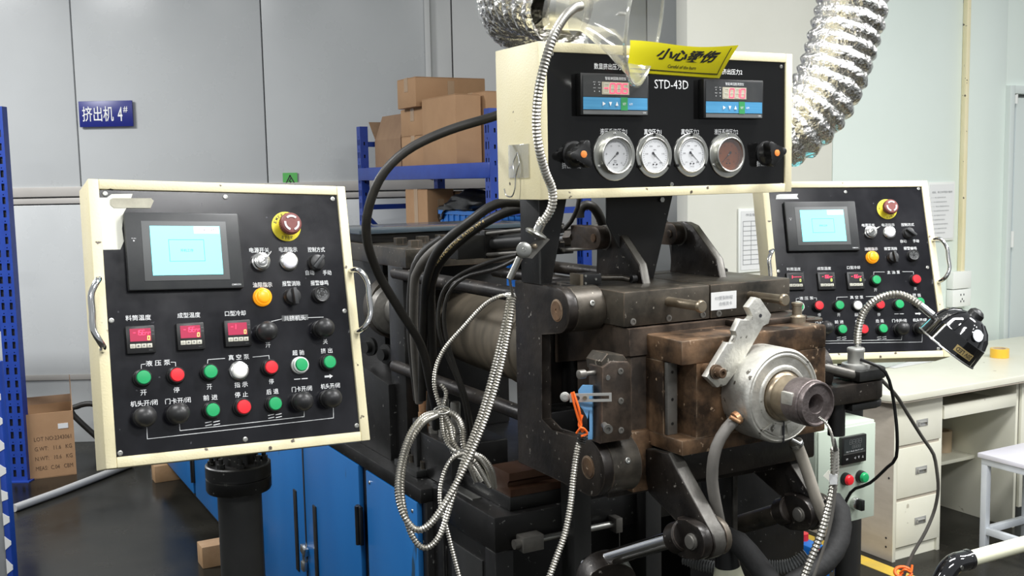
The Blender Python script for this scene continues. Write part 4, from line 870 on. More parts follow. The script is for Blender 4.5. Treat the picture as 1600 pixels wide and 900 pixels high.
for q in ((0.958, 4.685, 0.0), (1.031, 6.202, 0.0)):
    solo('wood_block', 'square wood block under the near end of the blue base cabinet' if q[1] < 5 else 'square wood block under the far end of the blue base cabinet', 'block', box(nb(), (q[0]+.0, q[1]-.05, 0), (q[0]+.22, q[1]+.05, .098), .004), 'wood', M, (q[0], q[1], 0), 'wood blocks under the base cabinet')

# ================================================================ front stand
st = thing('front_stand', 'black steel stand carrying the extruder head, with brown rail on top', 'stand', M, (1.4, 2.3, 0))
bm = nb(); box(bm, (1.12, 2.147, .815), (1.75, 2.497, .90), .004); box(bm, (1.12, 2.147, 0), (1.17, 2.20, .815), .003); box(bm, (1.12, 2.44, 0), (1.17, 2.497, .815), .003); box(bm, (1.128, 2.20, 0), (1.135, 2.44, .815)); put('frame', bm, 'darkm', st)
bm = nb(); box(bm, (1.124, 2.225, .05), (1.129, 2.40, .77), .002); put('side_door', bm, 'darkg', st)
bm = nb(); box(bm, (1.175, 2.17, .90), (1.72, 2.42, .935), .003); put('riser_plate', bm, 'darkm', st)
bm = nb(); prism(bm, [(2.17, .935), (2.17, .953), (2.185, .958), (2.185, .966), (2.176, .973), (2.176, .992), (2.27, .992), (2.27, .935)], 0, 1.178, 1.70, .001); put('guide_rail', bm, 'rail', st)
bm = nb(); box(bm, (1.14, 2.30, .900), (1.165, 2.42, .903)); put('strip', bm, 'steel', st)
for v, ue in ((1.335, 2.10), (1.56, 2.12)):
    put('post', box(nb(), (v-.03, ue-.012, 0), (v+.02, ue+.05, 1.1), .004), 'darkg', st)
a, b = (1.19, 2.12, 0.833), (1.453, 2.12, 0.837)
bm = nb(); cyl(bm, (a[0]+.01, 2.13, a[2]), (b[0], 2.13, a[2]), .0085, n=14); sh = put('sliding_rod', bm, 'steel', st)
put('rod_clamp', box(nb(), (a[0]-.012, 2.112, a[2]-.02), (a[0]+.045, 2.15, a[2]+.018), .002), 'rim', sh)
put('rod_clamp', box(nb(), (b[0]-.01, 2.112, a[2]-.02), (b[0]+.01, 2.15, a[2]+.018), .002), 'rim', sh)
put('rod_nut', cyl(nb(), (a[0]-.028, 2.13, a[2]), (a[0]-.012, 2.13, a[2]), .012, n=12), 'rim', sh)

# ================================================================ extruder body
ex = thing('rubber_extruder', 'dark oily steel extruder with clamping head and silver die cylinder at the front', 'machine', M, (1.385, 2.3, .9))
AX, AZ = 1.385, 1.28
def epart(name, bm, m, parent=None, label=None): return put(name, bm, m, parent or ex, label=label)
# barrel, tie rods, drive end
epart('barrel', lathe(nb(), [(0, .118), (.03, .118), (.031, .112), (.36, .112), (.362, .116), (.42, .116), (.422, .112), (.66, .110), (.80, .105), (.82, .09), (1.3, .085)], (AX, 1.98, 1.262), (0, 1, 0), 56), 'barrel')
for v, z, r in ((1.16, 1.433, .0175), (1.61, 1.433, .0175), (1.15, 1.165, .0175), (1.62, 1.16, .0175)):
    epart('tie_rod', cyl(nb(), (v, 1.93, z), (v, 2.80, z), r, n=20), 'oily')
epart('tie_rod', cyl(nb(), (1.25, 1.93, 1.462), (1.25, 2.36, 1.462), .014, n=16), 'oily')
epart('barrel_flange', box(nb(), (1.12, 1.935, 1.08), (1.65, 1.99, 1.475), .004), 'oily')
epart('crosshead', prism(nb(), [(1.15, 2.70), (1.62, 2.70), (1.70, 2.85), (1.70, 3.25), (1.15, 3.25)], 2, 1.452, 1.508, .004), 'blockm')
epart('top_cover', prism(nb(), [(1.13, 3.0), (1.75, 3.0), (1.75, 3.36), (1.13, 3.36)], 2, (1.209, 3.0, 1.55)[2]-.014, (1.209, 3.0, 1.55)[2], .003), 'covm', label='grey-blue reflective cover plate')
epart('cover_riser', box(nb(), (1.16, 3.02, 1.509), (1.72, 3.34, (1.209, 3.0, 1.55)[2]-.015), .003), 'darkm')
for q in ((1.20, 2.745), (1.27, 2.75), (1.22, 2.90), (1.30, 2.92), (1.42, 2.83), (1.50, 2.86), (1.20, 3.08), (1.38, 2.955), (1.46, 2.955)):
    epart('hex_bolt', hexh(nb(), (q[0], q[1], 1.508), (q[0], q[1], 1.528), .020), 'blockm')
epart('support_column', box(nb(), (1.150, (1.15, 2.727, 1.306)[1], .885), (1.25, (1.15, 2.836, 1.294)[1], 1.455), .003), 'darkm')
epart('support_column', box(nb(), (1.56, 2.71, .885), (1.64, 2.80, 1.455), .003), 'darkm')
epart('drive_housing', box(nb(), (1.22, 3.05, .885), (1.66, 3.6, 1.45), .006), 'darkm')
bm = nb(); lathe(bm, [(0, .05), (.10, .05), (.11, .075), (.14, .078), (.15, .06), (.22, .055)], (AX-.17, 2.82, 1.31), (0, 1, 0), 32); epart('shaft_collar', bm, 'rim')
epart('coupling', lathe(nb(), [(0, .10), (.05, .10), (.055, .085), (.09, .085)], (AX-.14, 2.98, 1.31), (0, 1, 0), 36), 'blockm')
for q in ((1.17, 3.03, 1.19), (1.17, 2.90, 1.185)):
    epart('stud', lathe(nb(), [(0, .028), (.012, .03), (.013, .018), (.03, .018)], q, (-1, -.3, 0), 20), 'darkg')
epart('lower_beam', prism(nb(), [(2.81, 1.11), (3.15, 1.15), (3.15, .885), (2.81, .885)], 0, 1.13, 1.30, .004), 'darkm')
bm = nb(); box(bm, (1.12, 2.60, .885), (1.20, 2.76, .905), .003); box(bm, (1.14, 2.64, .905), (1.175, 2.665, 1.04), .003); mb = epart('foot_bracket', bm, 'darkg')
for u in (2.62, 2.70, 2.74): put('bolt', cyl(nb(), (1.15, u, .905), (1.15, u, .925), .009, n=12), 'blockm', mb)
epart('manifold_block', box(nb(), (1.15, 2.44, .886), (1.32, 2.71, 1.004), .004), 'darkm')
for i, (v, u) in enumerate(((1.175, 2.665), (1.18, 2.605), (1.185, 2.55), (1.19, 2.49))):
    bm = nb(); hexh(bm, (v, u, 1.004), (v, u, 1.022), .017); hexh(bm, (v, u, 1.028), (v, u, 1.052), .0155); cyl(bm, (v, u, 1.02), (v, u, 1.10), .012, n=16); lathe(bm, [(0, .0135), (.05, .0135), (.055, .0115)], (v, u, 1.055), (0, 0, 1), 18)
    epart('hose_fitting', bm, 'rim' if i else 'copper')
# head clamping frame: hinge side plates with round lobes
def hinge_plate(v0, v1, kn):
    pl = [(1.926, 1.483), (1.776, 1.484)]+arc(1.765, 1.437, .046, 80, -100, 14)[::1]
    pl = [(1.935, 1.483)]+[(1.765-.046*math.sin(R(a)), 1.437+.046*math.cos(R(a))) for a in range(0, 181, 12)]+[(1.828, 1.384), (1.832, 1.205)]+[(1.790, 1.19), (1.70, 1.196)]
    pl += [(1.659-.056*math.sin(R(a)), 1.146+.056*math.cos(R(a))) for a in range(10, 200, 12)]+[(1.70, 1.092), (1.935, 1.092)]
    o = epart('hinge_plate', prism(nb(), pl, 0, v0, v1, .0025), 'oily')
    for u, z, r in ((1.765, 1.437, .046), (1.659, 1.146, .056)):
        a, b = (v1, kn) if kn > v0 else (kn, v0)
        bm = nb(); cyl(bm, (a-.001, u, z), (b, u, z), r-.0005, n=44, bev=.002); k = put('hinge_knuckle', bm, 'blockm', o)
        d = -1 if kn > v0 else 1; vf = v0 if kn > v0 else v1
        put('pin_end', lathe(nb(), [(0, .0225), (.0006, .0225), (.0010, .0205), (.0012, .0195), (.002, .019), (.002, .004), (.0005, .003)], (vf, u, z), (d, 0, 0), 32), 'rust', o)
        put('grease_screw', socket(nb(), ((a+b)/2, u-r*.93, z+r*.30), (0, -.95, .3), .006, .003), 'steel', k)
    return o
hinge_plate(1.07, 1.092, 1.158)
q = (1.64, 1.65, 1.278)
rk_ = epart('hinge_knuckle', cyl(nb(), (1.60, q[1], q[2]), (1.645, q[1], q[2]), .058, n=44, bev=.002), 'oily')
put('knuckle_plate', box(nb(), (1.61, q[1]-.0595, q[2]+.008), (1.622, q[1]-.055, q[2]+.03)), 'rim', rk_)
epart('rear_frame', box(nb(), (1.10, 1.86, 1.095), (1.69, 1.934, 1.21), .004), 'darkm')
epart('rear_frame', box(nb(), (1.18, 1.88, 1.21), (1.60, 1.934, 1.40), .004), 'darkm')
ot = thing('dark_backdrop', 'added dark tank standing on the floor behind the machine stand', 'backdrop', M, (2.0, 2.45, 0)); put('backdrop', box(nb(), (1.80, 2.27, 0), (2.23, 2.62, .92), .006), 'darkm', ot); put('backdrop_cap', cyl(nb(), (1.95, 2.45, .92), (1.95, 2.45, .95), .04, n=20), 'black', ot)  # added black box, keeps the background behind the stand dark
# upper head block
epart('head_block', box(nb(), (1.157, 1.66, 1.4075), (1.367, 1.91, 1.476), .003), 'blockm')
epart('head_block', box(nb(), (1.369, 1.66, 1.4075), (1.583, 1.91, 1.4765), .003), 'blockm')
epart('clamp_seat', prism(nb(), [(1.66, 1.405), (1.652, 1.405), (1.65, 1.352), (1.93, 1.30), (1.93, 1.43), (1.80, 1.43), (1.80, 1.406)], 0, 1.163, 1.60, .002), 'brownp')
epart('lower_seat', box(nb(), (1.168, 1.655, 1.135), (1.60, 1.85, 1.35), .004), 'brownp')
epart('lower_seat', box(nb(), (1.163, 1.645, 1.082), (1.215, 1.70, 1.205), .006), 'rust')
epart('lower_plate', prism(nb(), [(1.13, 1.68), (1.60, 1.655), (1.60, 1.86), (1.13, 1.86)], 2, 1.068, 1.14, .005), 'oily')
for px_i, q in enumerate(((1.178, 1.66, 1.417), (1.264, 1.66, 1.417), (1.349, 1.66, 1.417), (1.39, 1.66, 1.416))):
    bm = nb(); socket(bm, (q[0], 1.6605, q[2]), (0, -1, 0), .0068, .002); epart('cap_screw', bm, 'rim')
for q, e in (((1.264, 1.66, 1.45), 1.556), ((1.473, 1.66, 1.447), 1.556)):
    epart('lift_pin', lathe(nb(), [(0, .0095), (.09, .0095), (.095, .0122), (.101, .0122), (.104, .010)], (q[0], 1.66, q[2]), (0, -1, 0), 24), 'bronze')
q = (1.402, 1.66, 1.442); bm = nb()
lb = epart('paper_label', box(nb(), (q[0]-.033, 1.6585, q[2]-.018), (q[0]+.033, 1.6595, q[2]+.018)), 'paper', label='white paper label on the head block')
bm = nb(); text(bm, '03提裂制程', (q[0], q[2]+.006), .046, .008, 1.658); text(bm, '合格流卡', (q[0]+.004, q[2]-.006), .034, .008, 1.658); put('label_print', bm, 'print_grey', lb, smooth=False)
q = (1.237, 1.881, 1.477)
# lugs and cylinders on top of the head
def top_lug(v0, v1):
    pl = [(1.773, 1.476), (1.792, 1.512), (1.862, 1.584)]+[(1.899-.024*math.sin(R(a)), 1.566+.024*math.cos(R(a))) for a in range(0, 120, 15)]+[(1.935, 1.53), (1.925, 1.476)]
    pl = [(1.765, 1.476), (1.778, 1.515), (1.860, 1.585), (1.885, 1.592), (1.905, 1.592), (1.925, 1.583), (1.932, 1.565), (1.932, 1.545), (1.940, 1.476)]
    return put('lug', prism(nb(), pl, 0, v0, v1, .003), 'oily', ex, m2='rim')
for v in (1.277, 1.480):
    o = top_lug(v, v+.022)
    p = (v-.001, 1.905, 1.566)
    put('clevis', prism(nb(), [(2.0, 1.541), (1.915, 1.541)]+[(1.905-.025*math.sin(R(a)), 1.566-.025*math.cos(R(a))) for a in range(0, 181, 15)]+[(2.0, 1.591)], 0, v-.026, v-.001, .002), 'brownp', o)
    put('pivot_pin', lathe(nb(), [(0, .009), (.003, .009), (.0035, .006), (.0036, .003)], (v-.026, 1.905, 1.566), (-1, 0, 0), 20), 'rust', o)
    put('boss', lathe(nb(), [(0, .027), (.008, .027)], (v-.001, 1.903, 1.566), (1, 0, 0), 24), 'rim', o)
    c0, c1 = Vector((v-.014, 2.0, 1.564)), Vector((v-.010, 2.40, 1.530)); dd = (c1-c0)
    cyo = epart('hydraulic_cylinder', cyl(nb(), c0+dd*.30, c0+dd*.98, .0185, n=24), 'darkg')
    put('piston_rod', cyl(nb(), c0-dd*.02, c0+dd*.32, .012, n=20), 'chrome', cyo)
    put('rod_nut', hexh(nb(), c0-dd*.01, c0+dd*.07, .017), 'blockm', cyo)
    for t_ in (.28, 1.0):
        ce = c0+dd*t_; put('end_block', box(nb(), ce-Vector((.032, .014, .036)), ce+Vector((.032, .014, .036)), .002), 'darkm', cyo)
    for sx in (-1, 1):
        for sz in (-1, 1):
            off = Vector((sx*.024, 0, sz*.027)); put('cylinder_tie_rod', cyl(nb(), c0+dd*.22+off, c0+dd*1.03+off, .0048, n=10), 'rim', cyo)
    put('rod_end_cap', lathe(nb(), [(0, .010), (.012, .010), (.013, .007)], c0+dd*.21+Vector((-.024, 0, .027)), (0, -1, 0), 16), 'darkg', cyo)
    a = c0+dd*.52+Vector((0, 0, .018)); bm = nb(); hexh(bm, a, a+Vector((0, 0, .016)), .010); put('port_nut', bm, 'rim', cyo); bm = nb(); hexh(bm, a+Vector((0, 0, .018)), a+Vector((0, 0, .035)), .0095); cyl(bm, a, a+Vector((0, 0, .05)), .006, n=12); put('port_fitting', bm, 'bronze', cyo)
epart('link_bar', box(nb(), (1.16, 2.39, 1.495), (1.50, 2.46, 1.555), .003), 'darkg')
# valve block on the head top
vb = epart('limit_valve', box(nb(), (1.155, 1.80, 1.477), (1.20, 1.84, 1.500), .002), 'black')
put('valve_stem', tube(nb(), [(1.198, 1.81, 1.490), (1.25, 1.80, 1.488), (1.262, 1.79, 1.484)], .006, 10, smooth=False), 'blockm', vb)
put('roller', lathe(nb(), [(0, .009), (.012, .009)], (1.262, 1.785, 1.486), (1, 0, 0), 18), 'black', vb)
put('brass_plate', box(nb(), (1.148, 1.80, 1.4775), (1.155, 1.84, 1.501)), 'bronze', vb)
bm = nb()
for p in ((1.16, 1.80, 1.482), (1.16, 1.80, 1.497), (1.185, 1.80, 1.489)): lathe(bm, [(0, .003), (.002, .0025)], p, (0, -1, 0), 8)
put('screw', bm, 'steel', vb)
# support plates carrying the gauge box
prm = [(1.012, 1.80), (1.012, 1.80)]
sp = [(1.005, 1.8, 1.656), (1.119, 1.8, 1.651)]
bv0, bv1, bv2 = (1.067, 1.9, 1.653)[0], (1.131, 1.82, 1.651)[0], (1.092, 1.82, 1.482)[0]
bm = nb(); prism(bm, [(bv0, 1.656), (bv1, 1.656), (bv2, 1.484), (bv0, 1.484)], 1, 1.82, 1.826, .001); prism(bm, [(1.826, 1.656), (1.90, 1.656), (1.90, 1.484), (1.826, 1.484)], 0, bv0, bv0+.006, .001); epart('box_bracket', bm, 'darkm')
bm = nb(); prism(bm, [(1.245, 1.656), (1.418, 1.656), (1.365, 1.476), (1.315, 1.476), (1.245, 1.60)], 1, 1.845, 1.851, .0015); prism(bm, [(1.851, 1.656), (1.93, 1.656), (1.90, 1.476), (1.851, 1.476)], 0, 1.36, 1.366, .001); epart('box_bracket', bm, 'darkm')
epart('bracket_bolt', hexh(nb(), (1.385, 1.843, 1.645), (1.385, 1.839, 1.645), .006), 'steel')
# die box with the open pocket on its left
bm = nb(); v0, v1, u0, u1 = 1.204, 1.567, 1.542, 1.70
prism(bm, [(v0, u0), (v1, u0), (v1, u1), (v0, u1)], 2, 1.345, 1.392, .004)
prism(bm, [(v0+.034, u0), (v1, u0), (v1, u1), (v0, u1), (v0, 1.60), (v0+.034, 1.60)], 2, 1.203, 1.3452)
prism(bm, [(v0, u0), (v1, u0), (v1, u1), (v0, u1)], 2, 1.173, 1.2032, .004)
db = epart('die_box', bm, 'rust')
put('liner_strip', box(nb(), (v0+.003, 1.590, 1.2035), (v0+.026, 1.5995, 1.344), .001), 'rim', db)
bm = nb()
for z in (1.225, 1.272, 1.325): lathe(bm, [(0, .003), (.001, .003), (.001, .0015)], (v0+.014, 1.59, z), (0, -1, 0), 10)
put('liner_screw', bm, 'darkm', db)
bm = nb(); lathe(bm, [(0, .028), (.004, .028), (.0045, .026), (.0045, .014), (.007, .013)], (1.587, 1.61, 1.392), (0, 0, 1), 30); put('round_cover', bm, 'brownp', db)
put('side_lid', box(nb(), (1.40, 1.60, 1.392), (1.575, 1.66, 1.405), .004), 'brownp', db)
q = (1.586, 1.584, 1.395); bm = nb(); lathe(bm, [(0, .017), (.012, .017), (.014, .013), (.016, .010), (.034, .010), (.035, .0115), (.040, .0115), (.041, .010)], (1.545, 1.60, 1.392), (0, 0, 1), 22); put('brass_cap', bm, 'bronze', db)
epart('die_support', box(nb(), (1.225, 1.60, 1.10), (1.60, 1.78, 1.173), .006), 'oily')
# silver latch lever
pts_px = [(1.239, 1.53, 1.325), (1.29, 1.53, 1.385), (1.306, 1.53, 1.38), (1.314, 1.53, 1.395), (1.306, 1.53, 1.405), (1.32, 1.53, 1.427), (1.343, 1.53, 1.42), (1.353, 1.53, 1.429), (1.338, 1.53, 1.447), (1.357, 1.53, 1.465), (1.37, 1.53, 1.461), (1.397, 1.53, 1.429), (1.39, 1.53, 1.411), (1.375, 1.53, 1.411), (1.339, 1.53, 1.362), (1.315, 1.53, 1.333), (1.286, 1.53, 1.304), (1.264, 1.53, 1.302)]
bm = nb(); prism(bm, [(p[0], p[2]) for p in pts_px][::-1], 1, 1.514, 1.530, .0022); lt = epart('latch_lever', bm, 'alu')
q = (1.371, 1.51, 1.429); put('lever_hole', lathe(nb(), [(0, .0035), (.0006, .0035), (.0006, .002)], (q[0]-.002, 1.514, q[2]), (0, -1, 0), 14), 'ink', lt)
q = (1.259, 1.514, 1.333); put('pivot_screw', lathe(nb(), [(0, .014), (.006, .014), (.0065, .0095), (.022, .0095), (.023, .0085), (.023, .0045), (.019, .004)], (q[0], 1.514, q[2]), (0, -1, 0), 24), 'rust', lt)
epart('lever_spacer', cyl(nb(), (q[0], 1.53, q[2]), (q[0], 1.545, q[2]), .012, n=18), 'rust')
# die: aluminium heater jacket, neck and end cap
ctr = (AX, 1.542, AZ); D = (0, -1, 0)
bm = nb(); lathe(bm, [(0, .088), (.004, .0905), (.068, .0905), (.073, .0885), (.075, .0855), (.0735, .0845), (.0735, .0815), (.0755, .0795), (.0755, .0765), (.0725, .0745), (.0725, .059), (.0745, .0575), (.0755, .055), (.0755, .050), (.071, .048)], ctr, D, 72); jk = epart('die_jacket', bm, 'alu', label='cast aluminium heater jacket')
bm = nb(); box(bm, (AX-.0012, 1.4655, AZ-.089), (AX+.0012, 1.4695, AZ-.049)); put('jacket_seam', bm, 'ink', jk)
for sgn in (-1, 1):
    bm = nb(); prism(bm, [(AX+sgn*.006, AZ-.055), (AX+sgn*.03, AZ-.048), (AX+sgn*.05, AZ-.058), (AX+sgn*.012, AZ-.078)][::sgn], 1, 1.4655, 1.470, .0015); put('jacket_pad', bm, 'alu', jk)
lathe_n = nb(); lathe(lathe_n, [(.070, .047), (.076, .047), (.080, .045), (.083, .0415), (.118, .0395)], ctr, D, 56, ends=False); epart('die_neck', lathe_n, 'bronze')
bm = nb(); lathe(bm, [(.108, .037), (.110, .0415), (.122, .043), (.150, .043), (.1515, .0415), (.1515, .0405), (.160, .0415), (.163, .040), (.163, .0375), (.158, .0355), (.158, .0185), (.156, .0172), (.075, .0172), (.0755, .001)], ctr, D, 56, ends=False); cp = epart('die_cap', bm, 'capm')
put('cap_notch', box(nb(), (AX-.045, 1.40, AZ-.002), (AX-.036, 1.428, AZ+.022), .003), 'alu', cp)
# clamp block on the left with cap screws
bm = nb(); prism(bm, [(1.062, 1.205), (1.125, 1.205), (1.132, 1.212), (1.132, 1.345), (1.124, 1.354), (1.085, 1.358), (1.066, 1.348)], 1, 1.60, 1.648, .004); ck = epart('clamp_block', bm, 'brownp')
put('clamp_cap', prism(nb(), [(1.070, 1.34), (1.068, 1.358), (1.082, 1.372), (1.118, 1.366), (1.128, 1.354), (1.10, 1.345)], 1, 1.606, 1.66, .003), 'blockm', ck)
for p in ((1.106, 1.6, 1.337), (1.106, 1.6, 1.281), (1.106, 1.6, 1.225)): put('cap_screw', socket(nb(), (p[0], 1.6005, p[2]), (0, -1, 0), .0062, .002), 'rim', ck)
p = (1.078, 1.6, 1.328); put('stamp_disc', lathe(nb(), [(0, .005), (.0006, .0048)], (p[0], 1.6, p[2]), (0, -1, 0), 16), 'steel', ck)
p = (1.063, 1.6, 1.241); put('set_screw', lathe(nb(), [(0, .006), (.028, .006), (.0285, .0085), (.036, .0085), (.036, .004), (.032, .004)], (p[0]+.006, 1.602, p[2]-.001), (-.35, -.93, 0), 18), 'rim', ck)
p = (1.066, 1.635, 1.345); put('long_bolt', lathe(nb(), [(0, .0045), (.022, .0045), (.023, .0085), (.036, .0085), (.037, .007)], (1.066, 1.625, 1.335), (-1, 0, 0), 18), 'rim', ck)
# lower swing arms with clevis, pins and piston rods
def arm(v, th, pin, m='oily', sleeve=False):
    pu, pz = pin
    pl = [(pu+.175, pz+.135), (pu+.095, pz+.138)]+[(pu+.036*math.cos(R(a)), pz+.036*math.sin(R(a))) for a in range(135, 300, 15)][:0]
    pl = [(pu+.185, pz+.130), (pu+.100, pz+.138), (pu-.012, pz+.032), (pu-.030, pz+.018), (pu-.036, pz-.004), (pu-.028, pz-.024), (pu-.010, pz-.036), (pu+.014, pz-.034), (pu+.034, pz-.016), (pu+.060, pz+.010), (pu+.165, pz+.045)]
    o = put('swing_arm', prism(nb(), pl, 0, v, v+th, .003), m, ex, m2='edgem')
    ro = [(pu+.045, pz-.040), (pu+.045, pz+.032), (pu+.02, pz+.034)]+[(pu-.034*math.sin(R(a)), pz+.034*math.cos(R(a))) for a in range(10, 171, 16)]+[(pu+.03, pz-.042)]
    k = put('clevis', prism(nb(), ro, 0, v-.022, v-.001, .003), 'oily', o)
    put('clevis', prism(nb(), ro, 0, v+th+.001, v+th+.014, .003), 'blockm', o)
    put('pivot_pin', lathe(nb(), [(0, .015), (.004, .015), (.0045, .0125), (.008, .0125), (.0085, .010)], (v-.022, pu, pz), (-1, 0, 0), 24), 'rim', o)
    d0 = Vector((v-.010, pu+.045, pz-.006)); d1 = Vector((v-.010, pu+.37, pz-.165)); dv = (d1-d0).normalized()
    put('rod_boss', cyl(nb(), d0-dv*.012, d0+dv*.022, .030, n=28, bev=.003), 'oily', o)
    put('piston_rod', cyl(nb(), d0, d1, .0165, n=28), 'chrome', o)
    if sleeve: put('rod_sleeve', cyl(nb(), d0+dv*.03, d0+dv*.24, .021, n=28, bev=.002), 'blockm', o)
    return o
arm(1.195, .030, (1.474, 1.036)); arm(1.545, .030, (1.565, 1.0), sleeve=True)
bm = nb(); box(bm, ((1.432, 1.72, 1.006)[0], 1.72, .90), ((1.479, 1.72, 0.998)[0], 1.77, 1.12), .003); epart('hanger', bm, 'darkm')
bm = nb(); box(bm, ((1.479, 1.72, 0.998)[0], 1.718, .90), ((1.492, 1.72, 0.996)[0], 1.77, 1.12), .002); epart('hanger', bm, 'edgem')
bm = nb(); lathe(bm, [(0, .055), (.012, .06), (.05, .06), (.052, .05)], (1.19, 1.80, .872), (-.2, -.9, -.35), 30); epart('cylinder_foot', bm, 'oily')
# right hand swing bracket that carries the lamp
bk2 = [(1.796, 1.6, 1.221)]
bm = nb()
def rounded_arm(v0, v1, u0, u1, z0, z1, r=.04):
    b_ = nb(); prism(b_, [(v0, u0), (v1-r, u0)]+arc(v1-r, u0+r, r, -90, 0, 8)+arc(v1-r, u1-r, r, 0, 90, 8)+[(v0, u1)], 2, z0, z1, .003); return b_
epart('bracket_arm', rounded_arm(1.60, 1.788, 1.57, 1.66, 1.212, 1.252), 'oily')
epart('bracket_arm', rounded_arm(1.68, 1.790, 1.575, 1.655, 1.192, 1.207, .038), 'darkg')
ba = epart('bracket_arm', rounded_arm(1.69, 1.79, 1.565, 1.645, 1.256, 1.278, .038), 'darkg')
put('bracket_screw', socket(nb(), (1.765, 1.605, 1.278), (0, 0, 1), .016, .003), 'rim', ba)
epart('bracket_rod', cyl(nb(), (1.60, 1.60, 1.297), (1.70, 1.585, 1.267), .010, n=16), 'rim')
epart('bracket_rod', cyl(nb(), (1.66, 1.60, 1.14), (1.66, 1.60, 1.21), .018, n=16), 'darkm')

# ================================================================ loose hoses, cables, lamp
def hose(label, pts, r, m='rubber', cat_='hose', name='rubber_hose', n=14, frame=W, base=None, step=.02, **k):
    return solo(name, label, cat_, tube(nb(), pts, r, n, step, **k), m, frame, base or pts[0])
def hose_print(o, pts, r, s, at, size, side=(0, -1, 0)):
    P = resamp(cat(pts, .01), .01); vs, fs = glyphs(s, .012); bm = nb(); y0 = min(v[1] for v in vs)
    for f in fs:
        nv = []
        for k in f:
            L = max(.001, at+(vs[k][0])*size)/.01; i = min(int(L), len(P)-2); p = P[i].lerp(P[i+1], L-i); t = (P[i+1]-P[i]).normalized()
            n = (Vector(side)-t*t.dot(Vector(side))).normalized(); b = t.cross(n); b = b if b.z*0+b.dot(Vector((0, 0, 1)))+b.x*1e-3 > 0 else -b
            w = (vs[k][1]-y0-.35)*size; a = w/r
            nv.append(bm.verts.new(p+(n*math.cos(a)+b*math.sin(a))*(r+.0005)))
        try: bm.faces.new(nv)
        except ValueError: pass
    put('printed_text', bm, 'gold', o, smooth=False)
# big black hoses arching from the box to the manifold
hose('thick black hose arching high to the left between gauge box and tie rods',
     [(0.007, 2.22, 1.838), (-0.033, 2.22, 1.825), (-0.125, 2.2, 1.798), (-0.204, 2.18, 1.762), (-0.257, 2.17, 1.714), (-0.29, 2.18, 1.649), (-0.301, 2.2, 1.582), (-0.287, 2.25, 1.504), (-0.247, 2.3, 1.414), (-0.208, 2.36, 1.325), (-0.195, 2.42, 1.225), (-0.191, 2.5, 1.146), (-0.195, 2.56, 1.088)], .0098)
hose('black hose running from behind the gauge box down to the third manifold fitting',
     [(0.045, 2.3, 1.642), (-0.027, 2.28, 1.644), (-0.086, 2.27, 1.608), (-0.152, 2.3, 1.553), (-0.192, 2.4, 1.481), (-0.21, 2.5, 1.395), (-0.225, 2.58, 1.258), (-0.232, 2.62, 1.145)], .0105)
hp = [hq for hq in [(0.06, 2.34, 1.635), (-0.011, 2.32, 1.623), (-0.082, 2.33, 1.585), (-0.149, 2.36, 1.527), (-0.185, 2.44, 1.462), (-0.196, 2.52, 1.362), (-0.2, 2.58, 1.242), (-0.213, 2.62, 1.12)]]
ho = hose('black hose with gold lettering, curving inside the other arch', hp, .0105)
hose_print(ho, hp[::-1], .0105, '2 1/2 IN INDUSTRIAL RATED WP 4', .47, .0105, (-.3, -1, .35))
hose('grey hose with printed line standing on the second manifold fitting', [(-0.093, 2.44, 1.591), (-0.162, 2.46, 1.547), (-0.205, 2.5, 1.51), (-0.227, 2.53, 1.477), (-0.236, 2.55, 1.452), (-0.246, 2.6, 1.352), (-0.249, 2.66, 1.228), (-0.247, 2.7, 1.12)], .011, 'rubber2')
hose('black hose standing on the first manifold fitting by the column', [(-0.179, 2.72, 1.547), (-0.229, 2.72, 1.51), (-0.256, 2.72, 1.453), (-0.268, 2.74, 1.333), (-0.265, 2.76, 1.211), (-0.259, 2.78, 1.112)], .0105)
hose('short black hose with elbow rising from the left top cylinder', [(0.158, 2.42, 1.604), (0.159, 2.42, 1.622), (0.171, 2.42, 1.633), (0.187, 2.42, 1.63), (0.202, 2.43, 1.611), (0.213, 2.44, 1.585), (0.22, 2.46, 1.554)], .011, step=.008)
hose('black hose disappearing behind the middle support plate', [(0.25, 2.6, 1.545), (0.245, 2.58, 1.589), (0.255, 2.56, 1.625), (0.274, 2.55, 1.646)], .011, step=.01)
hose('black hose bending down behind the right top lug', [(0.376, 2.62, 1.585), (0.394, 2.6, 1.554), (0.4, 2.58, 1.5), (0.398, 2.56, 1.462)], .010)
hose('short thin black hose from the gauge box underside to the left cylinder', [(0.151, 2.32, 1.65), (0.147, 2.32, 1.63), (0.135, 2.34, 1.601), (0.12, 2.36, 1.582)], .005)
for i, (lb_, pts) in enumerate((
    ('thin black cable sweeping over the tie rods, upper of the two', [(0.012, 2.2, 1.538), (-0.04, 2.24, 1.523), (-0.111, 2.3, 1.491), (-0.149, 2.33, 1.458), (-0.164, 2.34, 1.414), (-0.165, 2.34, 1.357), (-0.147, 2.35, 1.296), (-0.125, 2.36, 1.235), (-0.11, 2.38, 1.157), (-0.108, 2.42, 1.063)]),
    ('thin black cable sweeping over the tie rods, lower of the two', [(0.012, 2.18, 1.531), (-0.033, 2.22, 1.508), (-0.099, 2.28, 1.487), (-0.137, 2.3, 1.454), (-0.151, 2.31, 1.403), (-0.147, 2.32, 1.345), (-0.13, 2.33, 1.278), (-0.109, 2.34, 1.21), (-0.099, 2.38, 1.126), (-0.096, 2.42, 1.056)]))):
    hose(lb_, pts, .0045, 'rubber', 'cable', 'black_cable', 8)
def cond(label, pts, r=.0062, pitch=.0055, group=None, m='conduit', name='metal_conduit'):
    return solo(name, label, 'conduit', conduit(nb(), pts, r, pitch), m, W, pts[0], group)
